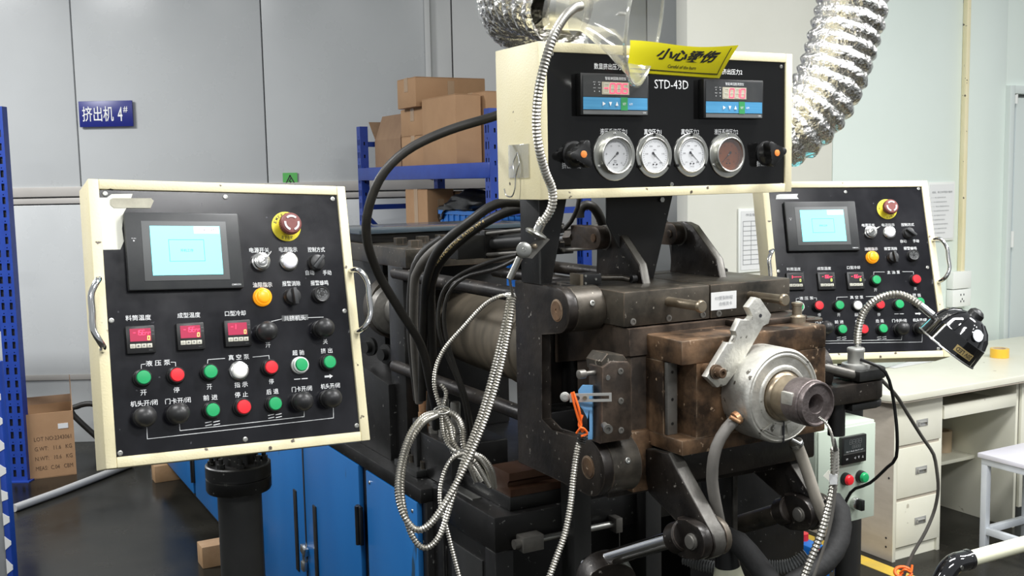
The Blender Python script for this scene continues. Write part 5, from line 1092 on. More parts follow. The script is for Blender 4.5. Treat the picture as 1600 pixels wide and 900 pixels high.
cond('bright steel conduit hanging from the rod end and looping low, the thicker of the pair', [(0.002, 1.98, 1.477), (-0.005, 1.96, 1.434), (-0.023, 1.94, 1.353), (-0.048, 1.92, 1.273), (-0.079, 1.9, 1.2), (-0.119, 1.88, 1.128), (-0.155, 1.88, 1.075), (-0.183, 1.88, 1.06), (-0.205, 1.88, 1.085), (-0.218, 1.9, 1.124), (-0.216, 1.94, 1.168), (-0.201, 1.98, 1.213), (-0.177, 2.02, 1.238), (-0.149, 2.05, 1.24)], .0062)
cond('steel conduit hanging just left of the bright one with the lowest loop', [(-0.005, 1.99, 1.476), (-0.015, 1.97, 1.427), (-0.037, 1.96, 1.343), (-0.062, 1.94, 1.263), (-0.092, 1.92, 1.189), (-0.119, 1.9, 1.11), (-0.142, 1.9, 1.044), (-0.17, 1.9, 1.018), (-0.193, 1.9, 1.039), (-0.208, 1.91, 1.084), (-0.214, 1.93, 1.134), (-0.205, 1.97, 1.19), (-0.178, 2.0, 1.23), (-0.151, 2.04, 1.238)], .0055)
cond('thin steel conduit curving from the rod end down to the tied bundle', [(-0.0, 2.0, 1.476), (-0.025, 2.0, 1.474), (-0.056, 2.02, 1.454), (-0.095, 2.04, 1.412), (-0.135, 2.06, 1.366), (-0.154, 2.07, 1.326), (-0.158, 2.07, 1.287), (-0.147, 2.06, 1.244), (-0.141, 2.06, 1.192), (-0.128, 2.05, 1.168), (-0.1, 2.03, 1.157)], .0042, .005)
for i, pts in enumerate(([(-0.145, 2.06, 1.241), (-0.13, 2.06, 1.211), (-0.123, 2.06, 1.178), (-0.106, 2.05, 1.157), (-0.08, 2.04, 1.141), (-0.053, 2.08, 1.079)], [(-0.144, 2.07, 1.24), (-0.118, 2.08, 1.226), (-0.106, 2.09, 1.197), (-0.104, 2.08, 1.166), (-0.093, 2.07, 1.136), (-0.07, 2.1, 1.087)], [(-0.149, 2.08, 1.237), (-0.14, 2.07, 1.205), (-0.132, 2.07, 1.173), (-0.119, 2.06, 1.155), (-0.096, 2.06, 1.136), (-0.08, 2.1, 1.085)], [(-0.146, 2.08, 1.291), (-0.136, 2.08, 1.272), (-0.143, 2.07, 1.241), (-0.134, 2.08, 1.219), (-0.123, 2.08, 1.193), (-0.127, 2.07, 1.156), (-0.109, 2.06, 1.144)])):
    cond('grey steel conduit in the tied bundle, '+('running furthest right at its foot', 'bulging furthest right in its middle', 'ending leftmost at its foot', 'forming the small loop above the tie')[i], pts, (.0048, .0062, .0052, .0042)[i], .005, 'conduits in the tied bundle')
cond('thin steel conduit arching over the pedestal and trailing to the bottom', [(-0.05, 2.1, 1.071), (-0.056, 2.06, 1.118), (-0.075, 2.03, 1.154), (-0.103, 2.0, 1.169), (-0.127, 1.98, 1.159), (-0.143, 1.97, 1.12), (-0.145, 1.96, 1.08), (-0.134, 1.95, 1.042), (-0.123, 1.94, 0.998), (-0.108, 1.93, 0.939)], .0042, .005)
cond('thin steel conduit making the outer arch over the pedestal', [(-0.043, 2.12, 1.064), (-0.047, 2.08, 1.112), (-0.064, 2.06, 1.144), (-0.089, 2.04, 1.162)], .0042, .005)
for i, p in enumerate(((-0.143, 2.04, 1.247), (-0.103, 2.0, 1.168), (-0.004, 1.97, 1.48))):
    bm = nb(); p = Vector(p); r_ = (.016, .018, .010)[i]
    tube(bm, [p+Vector((r_*math.cos(R(a)), .5*r_*math.sin(R(a)), .35*r_*math.sin(R(a)))) for a in range(0, 375, 25)], .0013, 6, .004)
    solo('wire_tie', ('twisted wire tie at the top of the conduit bundle', 'twisted wire tie at the foot of the conduit bundle', 'wire tie round the conduits at the rod end')[i], 'tie', bm, 'steel', W, p)
cond('cream steel conduit hanging from the orange ties down past the stand', [(0.124, 1.92, 1.221), (0.115, 1.92, 1.191), (0.107, 1.91, 1.145), (0.1, 1.9, 1.094), (0.088, 1.89, 1.042), (0.07, 1.88, 0.998), (0.054, 1.87, 0.959)], .0058, .005)

# gooseneck arm holding the exhaust hood
t = thing('gooseneck_arm', 'flexible metal gooseneck arm rising past the gauge box to the plastic hood', 'arm', W, (0.046, 1.93, 1.567))
put('flexible_neck', conduit(nb(), [(0.051, 1.93, 1.611), (0.066, 1.92, 1.628), (0.076, 1.91, 1.651), (0.075, 1.9, 1.678), (0.063, 1.88, 1.708), (0.053, 1.86, 1.745), (0.048, 1.85, 1.789), (0.052, 1.84, 1.843), (0.065, 1.84, 1.897), (0.081, 1.85, 1.941), (0.1, 1.88, 1.974), (0.12, 1.92, 1.996), (0.133, 1.95, 2.004)], .0078, .0062, .10, 12), 'conduit', t)
a, b = Vector((0.046, 1.93, 1.596)), Vector((0.06, 1.93, 1.623)); put('neck_sleeve', cyl(nb(), a, b, .0088, n=20), 'steel', t)
bm = nb(); d = (b-a).normalized(); lathe(bm, [(-.004, .019), (0, .0215), (.003, .020), (.006, .010)], a, d, 32); put('cup', bm, 'steel', t)
# flat bracket under the cup
q = [(0.056, 1.94, 1.59), (0.071, 1.945, 1.584), (0.038, 1.935, 1.55), (0.015, 1.925, 1.556), (0.025, 1.93, 1.57)]
def slab(q, d, bev=.0008):
    b_ = nb(); A_ = [b_.verts.new(p) for p in q]; B_ = [b_.verts.new(Vector(p)+Vector(d)) for p in q]; b_.faces.new(A_); b_.faces.new(B_[::-1])
    for i in range(len(q)): b_.faces.new((A_[(i+1) % len(q)], A_[i], B_[i], B_[(i+1) % len(q)]))
    return b_
put('bracket_plate', slab(q, (.001, .004, 0)), 'rim', t)
put('bracket_bolt', lathe(nb(), [(0, .005), (.004, .005), (.005, .003)], (0.044, 1.932, 1.573), (-.2, -1, 0), 6), 'bronze', t)
put('clamp_disc', lathe(nb(), [(0, .0145), (.0045, .0145), (.005, .0138), (.0051, .004), (.0056, .0035), (.0056, .0015)], (0.024, 1.925, 1.567), (-.25, -1, .05), 30), 'steel', t)
a, b = (0.015, 1.93, 1.553), (-0.004, 1.93, 1.514); put('rod', cyl(nb(), a, b, .0062, n=16), 'steel', t)
put('thin_rod', cyl(nb(), b, (0.001, 1.96, 1.478), .0026, n=10), 'steel', t)

# foil duct with the clear hood at its mouth
pd = [(0.834, 2.55, 2.333), (0.822, 2.55, 2.129), (0.798, 2.55, 2.011), (0.756, 2.55, 1.892), (0.684, 2.56, 1.803), (0.581, 2.58, 1.763), (0.441, 2.58, 1.755), (0.317, 2.58, 1.789), (0.209, 2.58, 1.86), (0.133, 2.57, 1.967), (0.069, 2.53, 2.045), (0.021, 2.46, 2.078), (0.024, 2.36, 2.095), (0.063, 2.27, 2.074), (0.116, 2.2, 2.046)]
DR, DP = .080, .031
def duct_r(i, s):
    k = (s/DP) % 1; f = abs(math.sin(math.pi*k))
    sh = 1 if s < 2.05 else max(.5, 1-(s-2.05)*1.4)
    return DR*sh*(.90+.10*f**.6)
def duct_v(co, p, a, s):
    d = co-p; ang = a*2*math.pi
    k = ((s+DP*a)/DP) % 1; f = abs(math.sin(math.pi*k))**.55
    n = noise.noise(Vector((math.cos(ang)*4.5+s*12, math.sin(ang)*4.5-s*7, s*38)))
    n2 = noise.noise(Vector((math.cos(ang)*13, math.sin(ang)*13+s*20, s*75+9)))
    n3 = noise.noise(Vector((math.cos(ang)*26+s*30, math.sin(ang)*26+s*44, s*150+4)))
    return p+d*((.90+.145*f)+.030*n*f+.034*n2*f+.012*n3)
t = thing('foil_duct', 'crinkled aluminium foil exhaust duct passing behind the gauge box to the clear hood', 'duct', W, pd[0])
bm = nb(); tube(bm, pd, DR, 96, .0046, vf=duct_v, cap=False, rf=lambda i, s: DR*(1 if s < 1.75 else max(.62, 1-(s-1.75)*1.1))); put('duct_hose', bm, 'foil', t)
HC, HN = Vector((0.139, 2.06, 2.009)), Vector((0.261, 2.012, 1.985))
put('hose_band', lathe(nb(), [(0, .050), (.02, .052), (.04, .050)], Vector((0.105, 2.2, 2.041)), HN-HC, 40, ends=False), 'steel', t)
hd = (HN-HC).normalized()
bm = nb(); L = .215
prof = [(-.06, .036), (-.02, .034), (0, .034), (.012, .036), (.03, .046), (.055, .062), (.08, .079), (.105, .097), (.124, .109), (.130, .113), (.133, .118), (.131, .122), (.127, .121)]
lathe(bm, prof, HC, hd, 56, ends=False)
for v in bm.verts:
    v.co += Vector((0, 0, 1))*.006*noise.noise(v.co*14)+Vector((1, 0, 0))*.004*noise.noise(v.co*22)
h_ = put('clear_hood', bm, 'clearp', t, label='clear plastic funnel hood')
x_, y_, _ = frame_of(hd); bm = nb(); tube(bm, [HC+hd*.130+(x_*math.cos(R(a))+y_*math.sin(R(a)))*.119 for a in range(0, 361, 6)], .0032, 8, smooth=False, cap=False); put('hood_rim', bm, 'clearp', h_)

# limit switch on the blue bracket with orange ties
t = thing('limit_switch', 'slotted steel lever with roller on a light blue bracket beside the clamp block', 'switch', W, (0.132, 1.93, 1.267))
FL = Vector((0, .006, 0))
put('blue_bracket', slab([(0.125, 1.925, 1.313), (0.145, 1.93, 1.311), (0.144, 1.93, 1.21), (0.136, 1.93, 1.21), (0.136, 1.93, 1.249), (0.127, 1.925, 1.268), (0.119, 1.925, 1.278), (0.119, 1.925, 1.305)], (.003, .01, 0)), 'lblue', t)
a, b = (0.179, 1.912, 1.302), (0.102, 1.905, 1.305); c, d_ = (0.101, 1.905, 1.289), (0.178, 1.912, 1.286)
zt_, zb_ = a[2], d_[2]; xl, xr = b[0], a[0]; hz = (zt_-zb_)
bm = nb(); LW = xr-xl
for fa, fb, ga_, gb_ in ((0, .46, 0, 1), (.46, 1, 0, .30), (.46, 1, .70, 1), (.94, 1, .30, .70)): box(bm, (xl+LW*fa, 1.908, zb_+hz*ga_), (xl+LW*fb, 1.910, zb_+hz*gb_))
lv = put('slotted_lever', bm, 'zinc', t)
put('lever_screw', lathe(nb(), [(0, .0042), (.002, .004), (.002, .002), (.0008, .0018)], (xl+(xr-xl)*.36, 1.907, (zt_+zb_)/2), (0, -1, 0), 12), 'bronze', lv)
put('lever_screw', lathe(nb(), [(0, .0045), (.0015, .0042)], (xl+(xr-xl)*.18, 1.907, (zt_+zb_)/2), (0, -1, 0), 12), 'ink', lv)
q = (0.093, 1.9, 1.297); put('roller', lathe(nb(), [(0, .0088), (.004, .0088), (.0045, .0082), (.0046, .0055), (.0065, .0053), (.0066, .003)], (q[0], 1.908, q[2]), (0, -1, 0), 26), 'zinc', lv)
put('switch_body', box(nb(), (0.119, 1.93, 1.223), Vector((0.141, 1.93, 1.267))+Vector((0, .02, 0)), .002), 'black', t)
bm = nb(); tube(bm, [(0.105, 1.897, 1.307), (0.109, 1.894, 1.287), (0.117, 1.895, 1.257), (0.124, 1.9, 1.232)], .0022, 8, .004); tube(bm, [(0.108, 1.896, 1.308), (0.118, 1.893, 1.275), (0.122, 1.9, 1.244)], .0022, 8, .004); tube(bm, [(0.124, 1.9, 1.264), (0.118, 1.897, 1.245), (0.128, 1.897, 1.236)], .0028, 8, .004); tube(bm, [(0.113, 1.9, 1.23), (0.122, 1.893, 1.242), (0.133, 1.9, 1.229), (0.121, 1.896, 1.225)], .0022, 8, .004)
solo('cable_tie', 'orange cable ties hanging tangled from the slotted lever', 'tie', bm, 'ztie', W, (0.118, 1.9, 1.262))
solo('cable_boot', 'black ribbed rubber boot at the top of the cream conduit', 'boot', conduit(nb(), [(0.125, 1.92, 1.226), (0.124, 1.92, 1.216), (0.121, 1.92, 1.206)], .0085, .004), 'rubber', W, (0.124, 1.92, 1.216))

# water hoses of the die jacket
def clampband(label, p, q, r, m='copper'):
    t = thing('hose_clamp', label, 'clamp', W, p); put('band', lathe(nb(), [(0, r), (.001, r+.0015), (.009, r+.0015), (.010, r)], p, Vector(q)-Vector(p), 24), m, t)
    p2 = Vector(p)+Vector((-.004, -r-.002, .002)); put('tension_screw', cyl(nb(), p2+Vector((-.008, 0, .006)), p2+Vector((.010, 0, -.004)), .004, n=10), m, t); return t
hose('short grey water hose from the copper clamp curving down left of the die', [(0.421, 1.935, 1.248), (0.398, 1.92, 1.235), (0.377, 1.91, 1.209), (0.366, 1.905, 1.178), (0.363, 1.905, 1.135), (0.37, 1.91, 1.091), (0.384, 1.93, 1.035)], .0110, 'rubber2', name='water_hose')
clampband('rusty copper coloured clamp on the water hose left of the die', (0.409, 1.925, 1.244), (0.422, 1.93, 1.251), .0115)
q = (0.424, 1.94, 1.249); solo('hose_nipple', 'brass nipple joining the left water hose to the silver jacket', 'fitting', hexh(nb(), (0.416, 1.93, 1.245), (0.431, 1.945, 1.251), .011), 'bronze', W, q)
hose('cream water hose running down right from under the silver jacket', [(0.54, 1.99, 1.183), (0.554, 2.0, 1.152), (0.569, 2.0, 1.11), (0.586, 2.0, 1.058), (0.609, 2.02, 1.012)], .0115, 'creamh', name='water_hose')
clampband('ribbed steel clamp on the cream hose below the silver jacket', (0.538, 1.985, 1.184), (0.545, 1.99, 1.17), .0122, 'nickel')
cond('thin steel thermocouple lead from the die cap down to the striped sleeve', [(0.54, 1.84, 1.265), (0.551, 1.835, 1.256), (0.56, 1.835, 1.24), (0.566, 1.84, 1.22), (0.573, 1.85, 1.192), (0.574, 1.86, 1.154)], .0024, .003, name='thermocouple_lead')
q = (0.569, 1.845, 1.201); solo('connector', 'small steel connector on the thermocouple lead', 'connector', cyl(nb(), (0.567, 1.842, 1.224), (0.573, 1.846, 1.202), .0042, n=14), 'nickel', W, q)
cond('black and silver striped spiral sleeve running down beside the mint box', [(0.575, 1.86, 1.203), (0.582, 1.88, 1.156), (0.581, 1.89, 1.111), (0.572, 1.9, 1.059), (0.557, 1.9, 1.011), (0.54, 1.9, 0.968), (0.524, 1.9, 0.919)], .0072, .0075, m='conduit', name='spiral_sleeve')
hose('thin grey wire running alongside the striped sleeve', [(0.58, 1.87, 1.151), (0.579, 1.87, 1.105), (0.572, 1.87, 1.057), (0.559, 1.87, 1.009), (0.541, 1.87, 0.955)], .003, 'rubber2', 'cable', 'grey_wire', 8)
t = thing('cable_tag', 'folded white paper tag on the striped sleeve', 'tag', W, (0.57, 1.86, 1.146)); put('tag', slab([(0.569, 1.868, 1.153), (0.582, 1.862, 1.153), (0.581, 1.862, 1.135), (0.57, 1.868, 1.133)], (0, .002, 0)), 'paper', t); put('tag_flap', slab([(0.571, 1.88, 1.157), (0.573, 1.875, 1.156), (0.571, 1.875, 1.137), (0.563, 1.885, 1.144)], (0, .0015, 0)), 'papert', t)
hose('fat black foam sleeve sagging from behind the right clevis to the bottom edge', [(0.643, 2.1, 1.032), (0.655, 2.08, 1.012), (0.647, 2.05, 0.975), (0.619, 2.02, 0.943), (0.579, 2.0, 0.92), (0.529, 1.98, 0.899)], .022, 'foam', name='insulated_hose', step=.03)
hose('fat black foam sleeve running right from under the left clevis', [(0.411, 2.12, 0.952), (0.445, 2.08, 0.956), (0.468, 2.04, 0.934), (0.491, 2.0, 0.905), (0.505, 1.98, 0.881)], .023, 'foam', name='insulated_hose', step=.03)
cond('ribbed dark grey hose low on the left, behind the left foam sleeve', [(0.374, 2.3, 0.839), (0.409, 2.28, 0.831), (0.448, 2.26, 0.829), (0.479, 2.24, 0.833)], .0130, .006, m='greybez2', name='ribbed_hose')
cond('ribbed dark grey hose low between the two foam sleeves', [(0.512, 2.14, 0.879), (0.543, 2.13, 0.879), (0.573, 2.12, 0.888), (0.602, 2.12, 0.907)], .0135, .006, m='greybez2', name='ribbed_hose')
t = thing('funnel', 'cream plastic funnel under a black cap below the left clevis', 'funnel', W, (0.432, 2.1, 0.888))
q = (0.436, 2.12, 0.888); put('cone', lathe(nb(), [(0, .026), (.03, .034), (.09, .046)], q, (.1, 0, -1), 32), 'creamt', t); put('cap', lathe(nb(), [(0, .026), (.02, .024), (.045, .022)], q, (-.05, 0, 1), 28), 'black', t)

# ---------------------------------------------------------------- work lamp
lq = (1.72, 1.605, 1.296)
LBs = (lq[0], 1.605, 1.278)
lamp = thing('work_lamp', 'black work lamp on a chrome gooseneck standing on the machine bracket', 'lamp', M, LBs)
put('base', lathe(nb(), [(0, .029), (.006, .030), (.010, .029), (.011, .021)], LBs, (0, 0, 1), 36), 'zinc', lamp)
put('magnet_socket', lathe(nb(), [(.010, .0170), (.034, .0170), (.036, .0185), (.042, .0185), (.044, .017), (.044, .007)], LBs, (0, 0, 1), 32), 'zinc', lamp)
YL = (M @ Vector(LBs)).y
MI = M.inverted()
def toM(pts): return [MI @ Vector(p) for p in pts]
np_ = toM([(0.743, 2.25, 1.314), (0.742, 2.25, 1.331)]); put('neck_sleeve', cyl(nb(), np_[0], np_[1]+Vector((0, 0, .012)), .0068, n=18), 'nickel', lamp)
put('flexible_neck', conduit(nb(), toM([(0.742, 2.25, 1.329), (0.742, 2.245, 1.359), (0.748, 2.24, 1.39), (0.761, 2.23, 1.415), (0.784, 2.22, 1.432), (0.811, 2.21, 1.438), (0.835, 2.2, 1.43), (0.855, 2.19, 1.415)]), .0078, .0062, .11, 12), 'conduit', lamp)
sa, sb = toM([(0.853, 2.19, 1.416), (0.875, 2.18, 1.396)]); put('neck_ferrule', cyl(nb(), sa, sb, .0078, n=18), 'chrome', lamp)
oc = Vector((0.9, 2.17, 1.329)); ax_ = Vector((.60, -.19, .79)).normalized()
def shade_r(t_):
    P = [(0, .066), (.006, .0655), (.034, .062), (.036, .0635), (.052, .058), (.066, .046), (.074, .030), (.078, .012), (.079, .001)]
    return P
bm = nb(); lathe(bm, [(0, .0635), (.001, .066), (.006, .0655), (.040, .0625), (.042, .0605), (.058, .0545), (.072, .043), (.082, .028), (.087, .012), (.088, .001)], oc, ax_, 48, ends=False); bmesh.ops.transform(bm, matrix=MI, verts=bm.verts); sh = put('lamp_shade', bm, 'gloss', lamp)
bm = nb(); lathe(bm, [(-.001, .0655), (-.0005, .0675), (.0015, .0672), (.0025, .0662)], oc, ax_, 48, ends=False); bmesh.ops.transform(bm, matrix=MI, verts=bm.verts); put('shade_rim', bm, 'nickel', sh)
x_, y_, _ = frame_of(ax_)
bm = nb()
for k in range(12):
    a = R(k*30+10); rd = x_*math.cos(a)+y_*math.sin(a); tube(bm, [oc+ax_*.042+rd*.0608, oc+ax_*.058+rd*.0550, oc+ax_*.072+rd*.0435, oc+ax_*.082+rd*.028], .0016, 6, smooth=False)
bmesh.ops.transform(bm, matrix=MI, verts=bm.verts); put('shade_rib', bm, 'gloss', sh)
bm = nb(); lathe(bm, [(.075, .018), (.094, .016), (.100, .010), (.102, .002)], oc, ax_, 28); bmesh.ops.transform(bm, matrix=MI, verts=bm.verts); put('shade_cap', bm, 'black', sh)
bm = nb(); lathe(bm, [(.012, .02), (.022, .056), (.030, .0595)], oc, ax_, 36, ends=False); bmesh.ops.transform(bm, matrix=MI, verts=bm.verts); put('reflector', bm, 'plasticw', sh)
# gold label and round sticker wrapped on the shade; angle measured round the axis from the side facing the room
rd0 = Vector((0, -1, 0)); rd0 = (rd0-ax_*rd0.dot(ax_)).normalized(); rt0 = ax_.cross(rd0).normalized()
def onshade(u_, t_, lift=.0006):
    """u_: arc length from the front generator, t_: distance along axis"""
    r_ = .0655-.0030*t_/.034+lift; a = u_/r_; return MI @ (oc+ax_*t_+(rd0*math.cos(a)+rt0*math.sin(a))*r_)
bm = nb(); n_ = 10
for i in range(n_):
    u0_, u1_ = -.014+.046*i/n_, -.014+.046*(i+1)/n_
    bm.faces.new([bm.verts.new(onshade(*k)) for k in ((u0_, .010), (u1_, .010), (u1_, .024), (u0_, .024))])
put('gold_label', bm, 'gold', sh, smooth=False)
bm = nb(); vs, fs = glyphs('20V LED', .015); x0, x1 = min(v[0] for v in vs), max(v[0] for v in vs); z0_, z1_ = min(v[1] for v in vs), max(v[1] for v in vs)
nv = [bm.verts.new(onshade(-.011+.040*(1-(a-x0)/(x1-x0)), .0125+.009*(1-(b_-z0_)/(z1_-z0_)), .001)) for a, b_ in vs]
for f in fs: bm.faces.new([nv[i] for i in f])
put('label_print', bm, 'ink', sh, smooth=False)
st_c = oc+ax_*.060+(rd0*.985+rt0*.17).normalized()*.0535; nn = ((rd0*.985+rt0*.17)*.85+ax_*.55).normalized()
bm = nb(); lathe(bm, [(0, .0125), (.0012, .0125)], st_c+nn*.0012, nn, 24); bmesh.ops.transform(bm, matrix=MI, verts=bm.verts); put('round_sticker', bm, 'stool', sh)
hose('black power cord of the work lamp looping past the drawers to the mint box', [(0.74, 2.22, 1.298), (0.756, 2.2, 1.293), (0.779, 2.19, 1.281), (0.793, 2.19, 1.25), (0.807, 2.2, 1.193), (0.813, 2.2, 1.137), (0.819, 2.22, 1.082), (0.81, 2.24, 1.059), (0.795, 2.26, 1.031), (0.78, 2.28, 1.007), (0.758, 2.3, 0.992), (0.75, 2.32, 0.969), (0.737, 2.34, 0.916)], .0036, 'black', 'cable', 'power_cord', 8)
hose('thin sheathed cable hanging in a long loop in front of the desk drawers', [(0.796, 2.25, 1.247), (0.846, 2.3, 1.202), (0.898, 2.36, 1.141), (0.952, 2.42, 1.077), (0.993, 2.45, 1.025), (1.006, 2.46, 0.978), (1.018, 2.48, 0.93), (1.018, 2.5, 0.871), (0.996, 2.5, 0.815), (0.97, 2.5, 0.769), (0.951, 2.5, 0.724), (0.94, 2.5, 0.683)], .0042, 'rubber2', 'cable', 'sensor_cable', 8)
bm = nb(); q = Vector((0.937, 2.48, 0.725)); tube(bm, [q+Vector((.02*math.cos(R(a)), .5*.02*math.sin(R(a)), .010*math.sin(R(a)))) for a in range(0, 375, 25)], .004, 8, .004); tube(bm, [q+Vector((-.01, -.005, 0)), q+Vector((0, -.012, .012)), q+Vector((.015, -.01, .004)), q+Vector((.022, 0, .018))], .003, 6, .004); tube(bm, [q, q+Vector((-.02, 0, -.02))], .003, 6, smooth=False)
solo('cable_tie', 'orange cable tie knotted on the sensor cable near the yellow floor line', 'tie', bm, 'ztie', W, q)

# ---------------------------------------------------------------- mint control box
UG = 1.92
ga, gb = (2.13, 1.92, 1.051), (2.136, 1.92, 0.79); gl = (1.922, 1.92, 1.037)[0]
mbx = thing('control_box', 'mint green control box with dark digital controller and red and green lamps', 'control box', M, ((gl+ga[0])/2, UG, gb[2]))
put('enclosure', box(nb(), (gl, UG, gb[2]), (ga[0], UG+.105, ga[2]), .003), 'mint', mbx)
put('door', box(nb(), (gl+.003, UG-.006, gb[2]+.003), (ga[0]-.003, UG, ga[2]-.006), .002), 'mint', mbx)
MF = M
def MU(p): return (p[0], p[2])
q0, q1 = (1.995, 1.91, 0.949), (2.083, 1.91, 1.022); q1b = (2.078, 1.91, 1.021)
x0, x1, z0, z1 = q0[0], (2.082, 1.91, 0.983)[0], q0[2]+.002, (2.037, 1.91, 1.023)[2]
y0 = UG-.006
o = put('digital_controller', box(nb(), (x0, y0-.012, z0), (x1, y0, z1), .002), 'black', mbx)
put('display_window', box(nb(), (x0+.006, y0-.0126, z0+(z1-z0)*.42), (x1-.006, y0-.0118, z1-.006)), 'creamw', o)
bm = nb(); seg7(bm, None, '8888', (x0+x1)/2+.003, z0+(z1-z0)*.80, (x1-x0)*.52, (z1-z0)*.15, y0-.0129, .0012); seg7(bm, None, '8888', (x0+x1)/2+.006, z0+(z1-z0)*.62, (x1-x0)*.36, (z1-z0)*.11, y0-.0129, .001); put('unlit_digits', bm, 'greybez2', o, smooth=False)
bm = nb(); box(bm, (x0+.005, y0-.0124, z0+(z1-z0)*.36), (x1-.005, y0-.0118, z0+(z1-z0)*.41)); put('silver_line', bm, 'nickel', o)
bm = nb()
for i, g in enumerate('◁▽△'): text(bm, g, (x0+(x1-x0)*(.52+.16*i), z0+(z1-z0)*.2), .006, .006, y0-.0126, bold=.0004)
text(bm, 'SET', (x0+(x1-x0)*.2, z0+(z1-z0)*.2), .007, .004, y0-.0126); text(bm, 'AL1 AL2 OUT AT', ((x0+x1)/2, z0+(z1-z0)*.47), (x1-x0)*.7, .003, y0-.0129); put('key_marks', bm, 'white', o, smooth=False)
def mlamp(c, m_):
    bm = nb(); lathe(bm, [(0, .0165), (.004, .0165), (.012, .015), (.013, .0125)], (c[0], y0, c[2]), (0, -1, 0), 26); o_ = put('pilot_lamp', bm, 'black', mbx)
    bm = nb(); lathe(bm, [(.006, .0135), (.018, .0132), (.021, .011), (.022, .006)], (c[0], y0, c[2]), (0, -1, 0), 26); put('lamp_lens', bm, m_, o_)
mlamp((2.018, 1.905, 0.911), 'red'); mlamp((2.072, 1.905, 0.909), 'green')
c = (2.053, 1.905, 0.841); o = put('rotary_switch', lathe(nb(), [(0, .0165), (.005, .0165), (.012, .0145), (.013, .013)], (c[0], y0, c[2]), (0, -1, 0), 28), 'nickel', mbx)
bm = nb(); box(bm, (c[0]+.001-.006, y0-.030, c[2]-.014), (c[0]+.001+.006, y0-.012, c[2]+.014), .002); put('switch_lever', bm, 'black', o)
c = (1.979, 1.905, 0.904); put('side_strip', box(nb(), (c[0]-.004, y0-.004, c[2]-.035), (c[0]+.009, y0, c[2]+.06), .002), 'nickel', mbx); put('blue_dot', lathe(nb(), [(0, .006), (.001, .006)], (c[0]+.004, y0-.004, c[2]), (0, -1, 0), 16), 'crateb', mbx)

# ---------------------------------------------------------------- desk with drawers
dk = thing('desk', 'cream office desk with three-drawer pedestal by the mint wall', 'desk', M, (4.3, 3.4, 0))
zt = .75
bm = nb(); prism(bm, [(3.50, 3.78), (3.50, 3.13)]+arc(3.58, 3.13, .08, 180, 270, 8)+[(5.35, 3.05), (5.35, 3.78)], 2, zt-.03, zt, .004); put('desk_top', bm, 'desk', dk)
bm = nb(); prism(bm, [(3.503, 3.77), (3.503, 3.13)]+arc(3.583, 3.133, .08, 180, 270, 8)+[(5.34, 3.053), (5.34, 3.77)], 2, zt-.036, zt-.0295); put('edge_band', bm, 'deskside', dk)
v0, v1, uf = 3.565, 3.868, 3.106
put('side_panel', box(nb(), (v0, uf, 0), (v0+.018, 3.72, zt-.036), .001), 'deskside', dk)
put('side_panel', box(nb(), (v1-.018, uf, 0), (v1, 3.72, zt-.036), .001), 'desk', dk)
put('side_edge', box(nb(), (v0-.001, uf-.003, 0), (v0+.018, uf+.0, zt-.036), .001), 'desk', dk)
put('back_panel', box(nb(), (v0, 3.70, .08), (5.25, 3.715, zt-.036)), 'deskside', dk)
put('plinth', box(nb(), (v0+.018, uf+.012, 0), (v1-.018, uf+.03, .075)), 'desk', dk)
zz = [zt-.04, (3.59, 3.106, 0.505)[2]+.005, (3.59, 3.106, 0.505)[2]-.005, (3.588, 3.106, 0.27)[2]+.005, (3.588, 3.106, 0.27)[2]-.006, (3.581, 3.106, 0.057)[2]]
for i, (a, b) in enumerate(((zz[0], zz[1]), (zz[2], zz[3]), (zz[4], zz[5]))):
    d = put('drawer', box(nb(), (v0+.021, uf-.001, b+.002), (v1-.006, uf+.016, a-.002), .002), 'desk', dk)
    cz = (a+b)/2+(.0 if i else -.012); cx = (v0+v1)/2+.02
    bm = nb(); box(bm, (cx-.036, uf-.004, cz-.016), (cx+.036, uf-.001, cz+.016), .0015); box(bm, (cx-.026, uf-.012, cz+.002), (cx+.026, uf-.004, cz+.006), .001); box(bm, (cx-.026, uf-.012, cz-.010), (cx-.022, uf-.003, cz+.006), .001); box(bm, (cx+.022, uf-.012, cz-.010), (cx+.026, uf-.003, cz+.006), .001); put('handle', bm, 'zinc', d)
    if i < 2: put('drawer_rail', box(nb(), (v0+.021, uf+.004, b-.014), (v1-.006, uf+.018, b+.004)), 'deskside', dk)
q = (3.758, 3.106, 0.714); put('lock', lathe(nb(), [(0, .010), (.004, .010), (.005, .008), (.005, .003), (.003, .002)], (q[0], uf-.001, q[2]), (0, -1, 0), 20), 'bronze', dk)
put('keyboard_tray', box(nb(), (v1+.005, 3.11, .60), (4.37, 3.60, .618), .002), 'desk', dk); put('tray_front', box(nb(), (v1+.005, 3.10, .595), (4.37, 3.118, .655), .003), 'desk', dk)
put('middle_panel', box(nb(), (4.392, 3.12, 0), (4.41, 3.72, zt-.036), .001), 'desk', dk)
put('low_shelf', box(nb(), (v1, 3.335, .288), (4.392, 3.70, .305), .002), 'desk', dk)
put('cupboard_door', box(nb(), (4.415, 3.106, .10), (4.85, 3.122, zt-.05), .002), 'desk', dk)
bm = nb()
for u_, z_ in ((3.14, .06), (3.14, .10), (3.13, .37)): lathe(bm, [(0, .005), (.0015, .0045)], (v0, u_, z_), (-1, 0, 0), 10)
put('cam_screw', bm, 'ink', dk)
